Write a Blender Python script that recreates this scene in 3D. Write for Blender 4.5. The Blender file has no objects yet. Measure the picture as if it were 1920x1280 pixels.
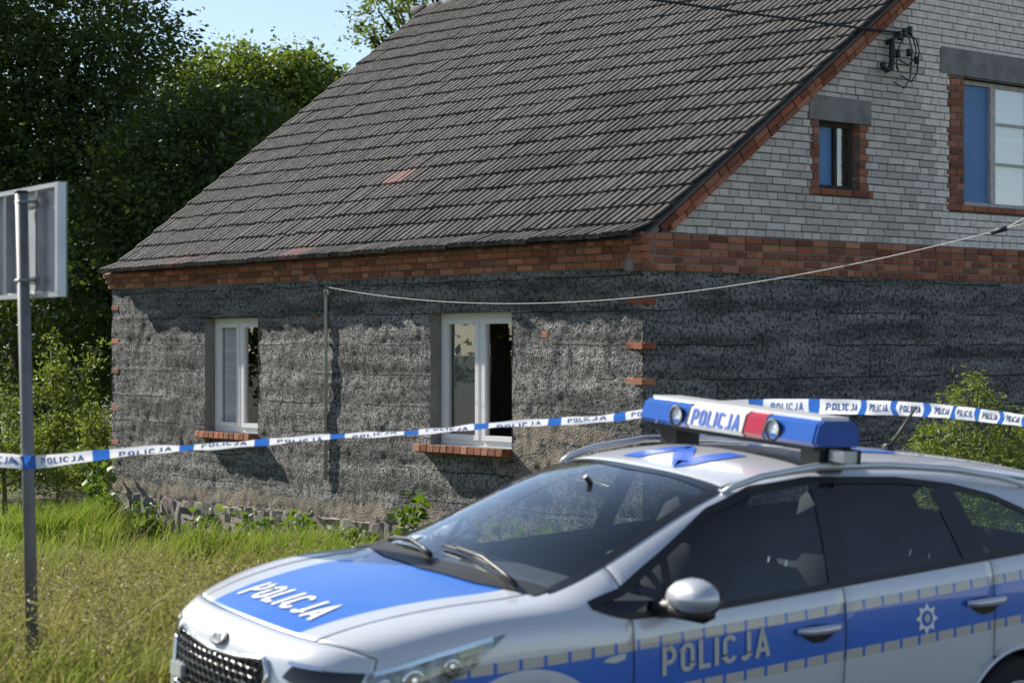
import bpy, bmesh, math, random
import numpy as np
from mathutils import Vector, Matrix
from mathutils.bvhtree import BVHTree
random.seed(7); rng = np.random.default_rng(7)
sc = bpy.context.scene
COL = sc.collection
# ------------------------------------------------------------------ camera, sky, sun, exposure
CAMH = 1.89
FPX = 3733.0
cam = bpy.data.cameras.new('camera'); camo = bpy.data.objects.new('camera', cam); COL.objects.link(camo)
cam.sensor_width = 36.0; cam.lens = 70.0; cam.clip_end = 2000
cam.shift_y = 4.0 / 1920.0
camo.location = (0, 0, CAMH); camo.rotation_euler = (math.radians(90), 0, 0)
cam.dof.use_dof = True; cam.dof.focus_distance = 21.5; cam.dof.aperture_fstop = 4.0
sc.camera = camo
TO_SUN = Vector((-0.80, 0.60, 0.0)).normalized()
SUN_EL = math.radians(36)
sdir = Vector((TO_SUN.x*math.cos(SUN_EL), TO_SUN.y*math.cos(SUN_EL), math.sin(SUN_EL)))
w = bpy.data.worlds.new('World'); sc.world = w; w.use_nodes = True
nt = w.node_tree; bg = nt.nodes['Background']
sky = nt.nodes.new('ShaderNodeTexSky'); sky.sky_type = 'NISHITA'; sky.sun_disc = False
sky.sun_elevation = SUN_EL; sky.sun_rotation = math.atan2(TO_SUN.x, TO_SUN.y)
sky.air_density = 1.0; sky.dust_density = 0.0; sky.ozone_density = 3.0
hs_ = nt.nodes.new('ShaderNodeHueSaturation'); hs_.inputs['Saturation'].default_value = .80; nt.links.new(sky.outputs['Color'], hs_.inputs['Color']); nt.links.new(hs_.outputs['Color'], bg.inputs['Color']); bg.inputs['Strength'].default_value = 0.082
sun = bpy.data.lights.new('sun', 'SUN'); sun.energy = 5.0; sun.angle = math.radians(0.55); sun.color = (1.0, 0.94, 0.84)
suno = bpy.data.objects.new('sun', sun); COL.objects.link(suno)
suno.rotation_euler = (-sdir).to_track_quat('-Z', 'Y').to_euler(); suno.location = (-20, 20, 25)
sc.view_settings.view_transform = 'Standard'; sc.view_settings.look = 'None'
sc.view_settings.exposure = 0.85; sc.view_settings.gamma = 1.0

# ------------------------------------------------------------------ helpers
def at(px, py, Y):
    return Vector(((px-960)/FPX*Y, Y, CAMH+(636-py)/FPX*Y))
def link(o, parent=None):
    COL.objects.link(o)
    if parent is not None: o.parent = parent
    return o
def mesh_data(name, verts, faces, mat=None, smooth=False):
    me = bpy.data.meshes.new(name); me.from_pydata([tuple(v) for v in verts], [], [tuple(f) for f in faces]); me.update()
    if mat: me.materials.append(mat)
    if smooth: me.polygons.foreach_set('use_smooth', [True]*len(me.polygons))
    return me
def mobj(name, verts, faces, mat, parent=None, smooth=False):
    return link(bpy.data.objects.new(name, mesh_data(name, verts, faces, mat, smooth)), parent)
def empty(name, loc=(0, 0, 0), rz=0.0):
    o = bpy.data.objects.new(name, None); COL.objects.link(o); o.location = loc; o.rotation_euler = (0, 0, rz); o.empty_display_size = .2
    return o
def tag(o, label=None, cat=None, group=None, kind=None):
    if label: o['label'] = label
    if cat: o['category'] = cat
    if group: o['group'] = group
    if kind: o['kind'] = kind
    return o
class MB:
    def __init__(s): s.v = []; s.f = []
    def add(s, vs, fs):
        n = len(s.v); s.v += [tuple(v) for v in vs]; s.f += [tuple(i+n for i in f) for f in fs]; return s
    def box(s, x0, x1, y0, y1, z0, z1):
        return s.add([(x0,y0,z0),(x1,y0,z0),(x1,y1,z0),(x0,y1,z0),(x0,y0,z1),(x1,y0,z1),(x1,y1,z1),(x0,y1,z1)],
                     [(0,3,2,1),(4,5,6,7),(0,1,5,4),(1,2,6,5),(2,3,7,6),(3,0,4,7)])
    def tube(s, pts, rad, n=8, cap=True):
        pts = [Vector(p) for p in pts]; rs = rad if isinstance(rad, (list, tuple)) else [rad]*len(pts)
        rings = []; up = Vector((0, 0, 1)); prev = None
        for i, p in enumerate(pts):
            t = (pts[min(i+1, len(pts)-1)]-pts[max(i-1, 0)]).normalized()
            a = t.cross(up if prev is None else prev)
            if prev is None:
                if a.length < 1e-3: a = t.cross(Vector((1, 0, 0)))
                a.normalize(); b = a.cross(t).normalized()
            else:
                b = (prev - t*prev.dot(t)).normalized(); a = t.cross(b).normalized()
            prev = b
            rings.append([p+(a*math.cos(k*2*math.pi/n)+b*math.sin(k*2*math.pi/n))*rs[i] for k in range(n)])
        vs = [v for r in rings for v in r]; fs = []
        for i in range(len(pts)-1):
            for k in range(n):
                fs.append((i*n+k, i*n+(k+1) % n, (i+1)*n+(k+1) % n, (i+1)*n+k))
        if cap: fs.append(tuple(range(n-1, -1, -1))); fs.append(tuple((len(pts)-1)*n+k for k in range(n)))
        return s.add(vs, fs)
    def lathe(s, prof, n=20, axis='z', c=(0, 0, 0)):
        vs = []; fs = []
        for (r, h) in prof:
            for k in range(n):
                a = 2*math.pi*k/n; p = (r*math.cos(a), r*math.sin(a), h)
                if axis == 'y': p = (p[0], p[2], p[1])
                if axis == 'x': p = (p[2], p[0], p[1])
                vs.append((p[0]+c[0], p[1]+c[1], p[2]+c[2]))
        for i in range(len(prof)-1):
            for k in range(n): fs.append((i*n+k, i*n+(k+1) % n, (i+1)*n+(k+1) % n, (i+1)*n+k))
        return s.add(vs, fs)
    def build(s, name, mat, parent=None, smooth=False):
        return mobj(name, s.v, s.f, mat, parent, smooth)
def big_mesh(name, V, F, mat, parent=None, smooth=False):
    """V (n,3), F (m,k) arrays, fast"""
    me = bpy.data.meshes.new(name); k = F.shape[1]
    me.vertices.add(len(V)); me.vertices.foreach_set('co', V.astype(np.float32).ravel())
    me.loops.add(F.size); me.loops.foreach_set('vertex_index', F.astype(np.int32).ravel())
    me.polygons.add(len(F)); me.polygons.foreach_set('loop_start', np.arange(0, F.size, k, dtype=np.int32))
    if smooth: me.polygons.foreach_set('use_smooth', np.ones(len(F), bool))
    me.update(calc_edges=True); me.validate(); me.materials.append(mat)
    return link(bpy.data.objects.new(name, me), parent)

# ------------------------------------------------------------------ materials
def newmat(name):
    m = bpy.data.materials.new(name); m.use_nodes = True; t = m.node_tree; t.nodes.clear()
    return m, t, t.nodes.new('ShaderNodeOutputMaterial')
def N(t, typ, **kw):
    n = t.nodes.new('ShaderNode'+typ)
    for k, v in kw.items():
        if k in ('operation', 'blend_type', 'data_type', 'feature', 'distance', 'noise_dimensions'): setattr(n, k, v)
        else:
            key = int(k[1:]) if k[0] == 'i' and k[1:].isdigit() else k.replace('_', ' ')
            s = n.inputs[key]
            if isinstance(v, bpy.types.NodeSocket): t.links.new(v, s)
            else: s.default_value = v
    return n
def c4(c): return (c[0], c[1], c[2], 1.0)
def coords(t, scale=(1, 1, 1)):
    tc = t.nodes.new('ShaderNodeTexCoord'); mp = N(t, 'Mapping', Vector=tc.outputs['Object']); mp.inputs['Scale'].default_value = scale
    return mp.outputs['Vector']
def mixc(t, f, a, b, bt='MIX'):
    n = t.nodes.new('ShaderNodeMix'); n.data_type = 'RGBA'; n.blend_type = bt
    for s, v in ((n.inputs[0], f), (n.inputs[6], a), (n.inputs[7], b)):
        if isinstance(v, bpy.types.NodeSocket): t.links.new(v, s)
        elif isinstance(v, (int, float)): s.default_value = v
        else: s.default_value = c4(v)
    return n.outputs[2]
def math_(t, op, a, b=0.0, c=None):
    n = t.nodes.new('ShaderNodeMath'); n.operation = op
    for i, v in enumerate((a, b) if c is None else (a, b, c)):
        if isinstance(v, bpy.types.NodeSocket): t.links.new(v, n.inputs[i])
        else: n.inputs[i].default_value = v
    return n.outputs[0]
def ramp(t, f, p0, p1):
    n = t.nodes.new('ShaderNodeMapRange'); n.inputs[1].default_value = p0; n.inputs[2].default_value = p1
    t.links.new(f, n.inputs[0]); return n.outputs[0]
def plain(name, col, rough=.5, metal=0.0, col2=None, vscale=6.0, bump=0.0, bscale=60.0, rnd=0.0, coat=0.0, spec=.5, rnd2=None, stretch=(1, 1, 1)):
    """principled + noise between two colours + bump + per-object random shade"""
    m, t, out = newmat(name); b = t.nodes.new('ShaderNodeBsdfPrincipled'); t.links.new(b.outputs[0], out.inputs[0])
    b.inputs['Roughness'].default_value = rough; b.inputs['Metallic'].default_value = metal; b.inputs['Coat Weight'].default_value = coat
    b.inputs['Specular IOR Level'].default_value = spec
    cur = None
    if col2 or bump: vec = coords(t, stretch)
    if col2:
        nz = N(t, 'TexNoise', Vector=vec, Scale=vscale, Detail=6.0, Roughness=.65)
        cur = mixc(t, ramp(t, nz.outputs[0], .35, .65), col, col2)
    if rnd or rnd2:
        oi = t.nodes.new('ShaderNodeObjectInfo'); base = cur if cur is not None else col
        if rnd2: base = mixc(t, oi.outputs['Random'], base, rnd2)
        r2 = math_(t, 'FRACT', math_(t, 'MULTIPLY', oi.outputs['Random'], 37.7))
        hs = N(t, 'HueSaturation', Value=math_(t, 'MULTIPLY_ADD', r2, 2*rnd, 1-rnd))
        if isinstance(base, bpy.types.NodeSocket): t.links.new(base, hs.inputs['Color'])
        else: hs.inputs['Color'].default_value = c4(base)
        cur = hs.outputs[0]
    if cur is not None: t.links.new(cur, b.inputs['Base Color'])
    else: b.inputs['Base Color'].default_value = c4(col)
    if bump:
        n2 = N(t, 'TexNoise', Vector=vec, Scale=bscale, Detail=5.0, Roughness=.7)
        bp = N(t, 'Bump', Strength=bump, Distance=.02, Height=n2.outputs[0]); t.links.new(bp.outputs[0], b.inputs['Normal'])
    return m
def glassmat(name, tint=(.8, .85, .88), ior=1.5, rough=0.0, mult=1.8):
    m, t, out = newmat(name)
    tr = N(t, 'BsdfTransparent', Color=c4(tint)); gl = N(t, 'BsdfGlossy', Color=(1, 1, 1, 1), Roughness=rough)
    g = t.nodes.new('ShaderNodeNewGeometry'); dt = t.nodes.new('ShaderNodeVectorMath'); dt.operation = 'DOT_PRODUCT'
    t.links.new(g.outputs['Incoming'], dt.inputs[0]); t.links.new(g.outputs['Normal'], dt.inputs[1]); r0 = ((ior-1)/(ior+1))**2
    sch = math_(t, 'MULTIPLY_ADD', math_(t, 'POWER', math_(t, 'SUBTRACT', 1.0, math_(t, 'ABSOLUTE', dt.outputs['Value'])), 5.0), 1-r0, r0)   # same from both faces
    mx = N(t, 'MixShader', i0=math_(t, 'MINIMUM', math_(t, 'MULTIPLY', sch, mult), 1.0), i1=tr.outputs[0], i2=gl.outputs[0])
    t.links.new(mx.outputs[0], out.inputs[0]); return m
def leafmat(name, c1, c2, c3=None, trans=.45, rough=.45):
    m, t, out = newmat(name); g = t.nodes.new('ShaderNodeNewGeometry')
    r = g.outputs['Random Per Island']
    col = mixc(t, r, c1, c2)
    if c3:
        r2 = math_(t, 'FRACT', math_(t, 'MULTIPLY', r, 13.7)); col = mixc(t, ramp(t, r2, .7, 1.0), col, c3)
    p = N(t, 'BsdfPrincipled', Base_Color=col, Roughness=rough); p.inputs['Specular IOR Level'].default_value = .15 if 'grass' in name or 'weed_dry' in name else .35
    tl = N(t, 'BsdfTranslucent', Color=mixc(t, .5, col, (.22, .30, .02), 'MIX'))
    mx = N(t, 'MixShader', i0=trans, i1=p.outputs[0], i2=tl.outputs[0]); t.links.new(mx.outputs[0], out.inputs[0]); return m

MAT = {}
MAT['red_brick'] = plain('red_brick', (.43, .125, .055), .88, col2=(.24, .07, .04), vscale=18, bump=.7, bscale=60, rnd=.42, rnd2=(.42, .19, .11))
MAT['white_brick'] = plain('white_brick', (.82, .75, .68), .9, col2=(.60, .545, .49), vscale=11, bump=.7, bscale=60, rnd=.2)
MAT['mortar'] = plain('mortar', (.20, .19, .18), .95, col2=(.12, .115, .11), vscale=7, bump=.7, bscale=50)
MAT['mortar_dark'] = plain('mortar_dark', (.30, .27, .24), .95, col2=(.17, .15, .135), vscale=9, bump=.7, bscale=50)
MAT['concrete'] = plain('concrete', (.26, .25, .235), .9, col2=(.17, .165, .155), vscale=4, bump=.4, bscale=45)
MAT['tile'] = plain('roof_tile', (.130, .120, .112), .85, col2=(.042, .039, .037), vscale=16, bump=.8, bscale=90, rnd=.38)
MAT['tile_red'] = plain('roof_tile_red', (.30, .17, .15), .85, col2=(.20, .12, .11), vscale=9, bump=.6, bscale=90, rnd=.1)
MAT['stone'] = plain('foundation_stone', (.36, .28, .255), .9, col2=(.17, .15, .14), vscale=7, bump=.9, bscale=26, rnd=.2, rnd2=(.27, .26, .25), stretch=(1, 1, .45))
MAT['pvc'] = plain('white_pvc', (.80, .81, .82), .35)
MAT['wood_old'] = plain('old_white_paint', (.55, .53, .50), .7, col2=(.40, .38, .36), vscale=12, bump=.3)
MAT['pane'] = glassmat('window_glass', (.95, .96, .96), mult=3.2)
MAT['room'] = plain('dark_room', (.07, .068, .065), .9)
MAT['curtain'] = plain('curtain', (.80, .81, .83), .9, col2=(.62, .63, .66), vscale=3.0, stretch=(.2, .2, 5))
MAT['foil'] = plain('grey_foil', (.20, .205, .21), .6, col2=(.13, .135, .14), vscale=5, bump=.3, bscale=20)
MAT['blue_board'] = plain('blue_board', (.10, .23, .46), .6, col2=(.085, .20, .41), vscale=2)
MAT['galv'] = plain('galvanised_steel', (.34, .35, .37), .42, .75, col2=(.26, .27, .29), vscale=12)
MAT['galv_matte'] = plain('grey_post_paint', (.17, .175, .185), .6, .2, col2=(.12, .125, .13), vscale=8)
MAT['alu'] = plain('aluminium_sheet', (.55, .57, .60), .45, .55, col2=(.46, .48, .51), vscale=2.5)
MAT['green_face'] = plain('green_sign_face', (.01, .16, .08), .4)
MAT['black'] = plain('black_rubber', (.012, .012, .013), .6)
MAT['black_gloss'] = plain('black_gloss', (.01, .01, .011), .12, coat=.3)
MAT['wire_grey'] = plain('grey_cable', (.42, .42, .42), .6)
MAT['asphalt'] = plain('asphalt', (.055, .055, .056), .9, col2=(.038, .038, .039), vscale=3, bump=.5, bscale=150)
MAT['bark'] = plain('bark', (.07, .055, .042), .95, col2=(.035, .028, .022), vscale=9, bump=.9, bscale=25, stretch=(1, 1, .25))
MAT['stem'] = plain('plant_stem', (.11, .13, .045), .8)
# rough slag render with casting lifts
def render_mat():
    m, t, out = newmat('slag_render'); b = t.nodes.new('ShaderNodeBsdfPrincipled'); t.links.new(b.outputs[0], out.inputs[0])
    v = coords(t); vs = coords(t, (.7, .7, 3.2))
    bandv = coords(t, (.30, .30, 4.5))
    band = N(t, 'TexNoise', Vector=bandv, Scale=1.3, Detail=4.0, Roughness=.6)
    big = N(t, 'TexNoise', Vector=vs, Scale=2.2, Detail=5.0, Roughness=.65)
    fine = N(t, 'TexNoise', Vector=v, Scale=24.0, Detail=8.0, Roughness=.78)
    vor = N(t, 'TexVoronoi', Vector=v, Scale=55.0)
    lev = math_(t, 'ADD', math_(t, 'MULTIPLY', band.outputs[0], .6), math_(t, 'MULTIPLY', big.outputs[0], .4))
    col = mixc(t, ramp(t, lev, .40, .60), (.17, .168, .166), (.51, .50, .49))
    pit = ramp(t, math_(t, 'ADD', fine.outputs[0], math_(t, 'MULTIPLY', big.outputs[0], .12)), .47, .60)
    col = mixc(t, pit, (.045, .043, .042), col)
    spz = N(t, 'SeparateXYZ', Vector=v); wob = N(t, 'TexNoise', Vector=v, Scale=1.1, Detail=6.0)
    crk = math_(t, 'FRACT', math_(t, 'DIVIDE', math_(t, 'ADD', math_(t, 'ADD', spz.outputs[2], .15), math_(t, 'MULTIPLY', wob.outputs[0], .10)), .345))
    crk = math_(t, 'MULTIPLY', math_(t, 'LESS_THAN', crk, .045), math_(t, 'GREATER_THAN', wob.outputs[0], .47))
    col = mixc(t, math_(t, 'MULTIPLY', crk, .8), col, (.03, .03, .03))
    col = mixc(t, math_(t, 'MULTIPLY', ramp(t, vor.outputs['Distance'], .22, .0), .35), col, (.62, .60, .57))
    # beige mortar patches: base strip and lower right of the second window
    sp = N(t, 'SeparateXYZ', Vector=t.nodes['Texture Coordinate'].outputs['Object'])
    z = sp.outputs[2]; x = sp.outputs[0]
    pn = N(t, 'TexNoise', Vector=v, Scale=2.6, Detail=5.0, Roughness=.7)
    strip = math_(t, 'LESS_THAN', math_(t, 'MULTIPLY_ADD', pn.outputs[0], -.55, z), -.235)
    px = math_(t, 'MULTIPLY', math_(t, 'LESS_THAN', x, 2.3), math_(t, 'GREATER_THAN', x, .45))
    pz = math_(t, 'LESS_THAN', math_(t, 'ABSOLUTE', math_(t, 'ADD', z, math_(t, 'MULTIPLY_ADD', x, -.10, -.62))), .34)
    patch = math_(t, 'MULTIPLY', math_(t, 'MULTIPLY', px, pz), math_(t, 'GREATER_THAN', pn.outputs[0], .47))
    mask = math_(t, 'MAXIMUM', strip, patch)
    col = mixc(t, math_(t, 'MULTIPLY', mask, .9), col, mixc(t, fine.outputs[0], (.28, .235, .19), (.50, .44, .37)))
    t.links.new(col, b.inputs['Base Color']); b.inputs['Roughness'].default_value = .95; b.inputs['Specular IOR Level'].default_value = .2
    h = math_(t, 'ADD', fine.outputs[0], math_(t, 'MULTIPLY', vor.outputs['Distance'], .9))
    bp = N(t, 'Bump', Strength=1.0, Distance=.045, Height=h); t.links.new(bp.outputs[0], b.inputs['Normal'])
    return m
MAT['render'] = render_mat()
# ------------------------------------------------------------------ ground, road
CAR0 = np.array([-.445, 8.173]); FW = np.array([math.cos(math.radians(213.5)), math.sin(math.radians(213.5))]); AW = np.array([FW[1], -FW[0]])
if AW[1] < 0: AW = -AW
def sstep(a, b, x):
    t = np.clip((x-a)/(b-a), 0, 1); return t*t*(3-2*t)
def ground_z(X, Y):
    X = np.asarray(X, float); Y = np.asarray(Y, float)
    u = (X-CAR0[0])*FW[0]+(Y-CAR0[1])*FW[1]; l = (X-CAR0[0])*AW[0]+(Y-CAR0[1])*AW[1]
    z = -.015+.06*np.clip(l, -1.6, 1.6)+.0276*np.clip(u, -4.5, 3)
    far = -.69+.04*np.sin(X*.7+1)*np.sin(Y*.5)*sstep(9, 14, l)*0
    k = sstep(1.7, 9.0, l)
    return z*(1-k)+far*k
def lat(X, Y): return (np.asarray(X)-CAR0[0])*AW[0]+(np.asarray(Y)-CAR0[1])*AW[1]
def gridmesh(name, xs, ys, zf, mat):
    X, Y = np.meshgrid(xs, ys); Z = zf(X, Y); V = np.stack([X.ravel(), Y.ravel(), Z.ravel()], 1)
    nx, ny = len(xs), len(ys); i = np.arange(nx-1)[None, :]+nx*np.arange(ny-1)[:, None]; i = i.ravel()
    return big_mesh(name, V, np.stack([i, i+1, i+nx+1, i+nx], 1), mat, smooth=True)
gm, t, out = newmat('soil_and_turf'); b = t.nodes.new('ShaderNodeBsdfPrincipled'); t.links.new(b.outputs[0], out.inputs[0]); b.inputs['Roughness'].default_value = 1.0
v = coords(t); n1 = N(t, 'TexNoise', Vector=v, Scale=.8, Detail=6.0); n2 = N(t, 'TexNoise', Vector=v, Scale=14.0, Detail=5.0)
cc = mixc(t, ramp(t, n1.outputs[0], .4, .6), (.075, .095, .025), (.11, .085, .045)); cc = mixc(t, ramp(t, n2.outputs[0], .35, .65), (.04, .04, .02), cc)
t.links.new(cc, b.inputs['Base Color']); bp = N(t, 'Bump', Strength=.8, Distance=.05, Height=n2.outputs[0]); t.links.new(bp.outputs[0], b.inputs['Normal'])
def nonuni(lo, hi, a, b_, fine):
    return np.concatenate([np.linspace(lo, a, 14)[:-1], np.arange(a, b_, fine), np.linspace(b_, hi, 14)])
g = gridmesh('ground', nonuni(-400, 400, -24, 24, .4), nonuni(-300, 600, -14, 46, .4), ground_z, gm); tag(g, kind='structure')
# road: strip along the car axis, camera stands on it
us = np.concatenate([np.linspace(-120, -12, 28)[:-1], np.arange(-12, 12, .5), np.linspace(12, 120, 28)]); ls = np.linspace(-9.0, .98, 26)
V = []; 
for l_ in ls:
    for u_ in us:
        p = CAR0+FW*u_+AW*l_; V.append((p[0], p[1], float(ground_z(p[0], p[1]))+.006))
nx = len(us); F = np.array([(j*nx+i, j*nx+i+1, (j+1)*nx+i+1, (j+1)*nx+i) for j in range(len(ls)-1) for i in range(nx-1)])
tag(big_mesh('road', np.array(V), F, MAT['asphalt'], smooth=True), kind='structure')

# ------------------------------------------------------------------ house frame
TH = math.atan2(3160, 3733); D1 = np.array([-math.sin(TH), math.cos(TH)]); D2 = np.array([math.cos(TH), math.sin(TH)])
HC = np.array([(1205-960)/FPX*19.5, 19.5]); GZ = -.69
house = empty('brick_house', (HC[0], HC[1], 0), math.atan2(D1[1], D1[0]))
tag(house, 'old grey rendered house with ribbed tile roof, red brick cornice and pale brick gable', 'house')
HL, HW = 10.55, 11.0          # local x along front wall (away), y outward of the front, gable in plane x=0 running to -y
def hw(x, y, z):              # house local -> world
    p = HC+D1*x-D2*y; return Vector((p[0], p[1], z))
def vnoise(P, s, seed=0):     # cheap value noise on numpy points
    r = np.random.default_rng(seed); L = r.random((32, 32, 32)); Q = P*s; I = np.floor(Q).astype(int); f = Q-I; f = f*f*(3-2*f); o = 0
    for dx in (0, 1):
        for dy in (0, 1):
            for dz in (0, 1):
                wgt = (f[..., 0] if dx else 1-f[..., 0])*(f[..., 1] if dy else 1-f[..., 1])*(f[..., 2] if dz else 1-f[..., 2])
                o = o+wgt*L[(I[..., 0]+dx) % 32, (I[..., 1]+dy) % 32, (I[..., 2]+dz) % 32]
    return o
WIN = [(6.86, 8.11, .765, 2.215), (1.98, 3.375, .775, 2.225)]
def wall_grid(name, u0, u1, z0, z1, holes, place, depth=.19):
    us = set(np.arange(u0, u1, .035)) | {u1}; zs = set(np.arange(z0, z1, .035)) | {z1}
    for h in holes: us |= {h[0], h[1]}; zs |= {h[2], h[3]}
    def clean(a, keep):
        a = sorted(a); o = [a[0]]
        for q in a[1:]:
            if q-o[-1] < .012:
                if q in keep: o[-1] = q
                continue
            o.append(q)
        return np.array(o)
    us = clean(us, {k for h in holes for k in h[:2]} | {u1}); zs = clean(zs, {k for h in holes for k in h[2:]} | {z1})
    U, Z = np.meshgrid(us, zs); P = np.stack([U, np.zeros_like(U), Z], -1)
    n = (vnoise(P, 9, 1)-.5)*.014+(vnoise(P, 24, 2)-.5)*.016+(vnoise(P, 2.2, 3)-.5)*.02
    ph = ((Z+.15+.02*np.sin(U*1.7))/.345) % 1.0
    lift = -.009*np.exp(-((np.minimum(ph, 1-ph))/.05)**2)*(vnoise(P, .8, 4) > .42)+.003*np.sin(ph*math.pi)
    o = n+lift
    for h in holes:
        ed = np.maximum(np.maximum(h[0]-U, U-h[1]), np.maximum(h[2]-Z, Z-h[3])); o = o*np.clip(ed/.05, .25, 1)
    edge = np.minimum(U-u0, u1-U); o = o*np.clip(edge/.05+.3, 0, 1)
    V = np.array([place(a, c, b_) for a, b_, c in zip(U.ravel(), Z.ravel(), o.ravel())])
    nx = len(us); F = []
    for j in range(len(zs)-1):
        for i in range(nx-1):
            cu, cz = (us[i]+us[i+1])/2, (zs[j]+zs[j+1])/2
            if any(h[0] < cu < h[1] and h[2] < cz < h[3] for h in holes): continue
            F.append((j*nx+i, j*nx+i+1, (j+1)*nx+i+1, (j+1)*nx+i))
    ob = big_mesh(name, V, np.array(F), MAT['render'], house, smooth=True)
    for (a, b_, c, d) in holes:
        mb = MB()                   # reveals
        for (p, q) in (((a, c), (a, d)), ((b_, c), (b_, d)), ((a, c), (b_, c)), ((a, d), (b_, d))):
            mb.add([place(p[0], .004, p[1]), place(q[0], .004, q[1]), place(q[0], -depth, q[1]), place(p[0], -depth, p[1])], [(0, 1, 2, 3)])
        mb.build('reveal', MAT['concrete'], house)
    return ob
wall_grid('front_wall', 0.0, HL, -.16, 2.66, WIN, lambda u, o, z: (u, o, z))
wall_grid('gable_wall_render', 0.0, HW, -.16, 2.62, [], lambda u, o, z: (-o, -u, z))
# back and far walls, plain
RS = [(0.0, 3.02, .71), (10.8, 2.95, .765)]
def roof_z(x, y):
    k = min(max(x/10.8, -.05), 1.05); a = RS[0][1]+(RS[1][1]-RS[0][1])*k; m = RS[0][2]+(RS[1][2]-RS[0][2])*k
    return a-m*y if y <= 0 else a-.36*y
RY = -5.5
mb = MB()
mb.add([(HL, 0, -.7), (HL, -HW, -.7), (HL, -HW, 2.8), (HL, -5.5, roof_z(HL, -5.5)-.15), (HL, 0, 2.85)], [(0, 1, 2, 3, 4)])
mb.add([(0, -HW, -.7), (HL, -HW, -.7), (HL, -HW, 2.85), (0, -HW, 2.85)], [(0, 1, 2, 3)])
mb.build('rear_wall', MAT['concrete'], house)
# ------------------------------------------------------------------ bricks
def brick_mesh(name, mat, bev=.08, bz=.16, jit=.03):
    """unit brick, outer face at y=+.5, bevelled outer edges, slightly irregular"""
    r = random.random
    def j(a): return a+(r()-.5)*jit
    vs = [(-.5, -.5, -.5), (.5, -.5, -.5), (.5, -.5, .5), (-.5, -.5, .5)]
    vs += [(-.5, .5-.06, -.5), (.5, .5-.06, -.5), (.5, .5-.06, .5), (-.5, .5-.06, .5)]
    vs += [(j(-.5+bev*.5), j(.5), j(-.5+bz*.5)), (j(.5-bev*.5), j(.5), j(-.5+bz*.5)), (j(.5-bev*.5), j(.5), j(.5-bz*.5)), (j(-.5+bev*.5), j(.5), j(.5-bz*.5))]
    fs = [(3, 2, 1, 0), (8, 9, 10, 11)]
    for a, b_ in ((0, 4), (4, 8)):
        for k in range(4): fs.append((a+k, a+(k+1) % 4, b_+(k+1) % 4, b_+k))
    me = mesh_data(name, vs, fs, mat); bm = bmesh.new(); bm.from_mesh(me); bmesh.ops.recalc_face_normals(bm, faces=bm.faces); bm.to_mesh(me); bm.free(); return me
BR = [brick_mesh('red_brick', MAT['red_brick']) for _ in range(6)]
WB = [brick_mesh('white_brick', MAT['white_brick'], .05, .14) for _ in range(6)]
def put_brick(name, meshes, parent, c, size, rz=0.0, rx=0.0, ry=0.0):
    o = bpy.data.objects.new(name, random.choice(meshes)); link(o, parent); o.location = c; o.scale = size; o.rotation_euler = (rx, ry, rz); return o
def brick_row(name, meshes, parent, a, b_, z, h, face, depth, side, lens, gap=.015, skip=None, jit=.006):
    """bricks along the front (side='f') or gable ('g'); face = distance the outer face stands proud of the wall plane"""
    x = a-random.random()*.1; out = []
    while x < b_:
        L = random.choice(lens); x0, x1 = max(x, a), min(x+L-gap, b_); x += L
        if x1-x0 < .035: continue
        cx_ = (x0+x1)/2
        segs = [(x0, x1)]
        if skip:
            for (s0, s1, q0, q1) in skip:
                if q0 < z+h/2 < q1:
                    ns = []
                    for (p, q) in segs:
                        if q <= s0 or p >= s1: ns.append((p, q)); continue
                        if p < s0-.04: ns.append((p, s0-.006))
                        if q > s1+.04: ns.append((s1+.006, q))
                    segs = ns
        for (p, q) in segs:
            f = face+(random.random()-.5)*jit; cy_ = f-depth/2; zz = z+h/2
            sz = (q-p, depth, h-gap)
            if side == 'f': out.append(((p+q)/2, cy_, zz, sz, 0.0))
            else: out.append((-cy_, -(p+q)/2, zz, sz, math.pi/2))
    return out
def place_bricks(lst, name, meshes, parent):
    for (x, y, z, sz, rz) in lst: put_brick(name, meshes, parent, (x, y, z+(random.random()-.5)*.004), sz, rz+(random.random()-.5)*.012, 0, (random.random()-.5)*.022)
# front cornice: four stepped courses on a mortar core
CH = .0725
core = MB()
for k in range(4): core.box(-.02, HL+.03, -.2, .015+.026*k, 2.64+CH*k+(0.0 if k else -.005), 2.64+CH*(k+1)-.001)
cornice = core.build('cornice', MAT['mortar_dark'], house)
for k in range(4):
    lens = ([.26, .135, .26], [.26, .26, .20, .135], [.135, .26, .26], [.135])[k]
    place_bricks(brick_row('cornice_brick', BR, cornice, -.035-.02*k, HL+.06+.02*k, 2.64+CH*k, CH, .03+.028*k, .10, 'f', lens), 'cornice_brick', BR, cornice)
# gable band of five red courses
core = MB(); core.box(-.015, .2, -HW, .05, 2.605, 2.985); band = core.build('gable_band', MAT['mortar_dark'], house)
for k in range(5):
    lens = ([.13, .13, .13, .26], [.26, .26, .26, .13], [.13], [.26], [.26])[k]
    place_bricks(brick_row('band_brick', BR, band, -.06, 7.2, 2.605+.076*k, .076, .028+(.012 if k == 4 else .0), .10, 'g', lens), 'band_brick', BR, band)
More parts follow.
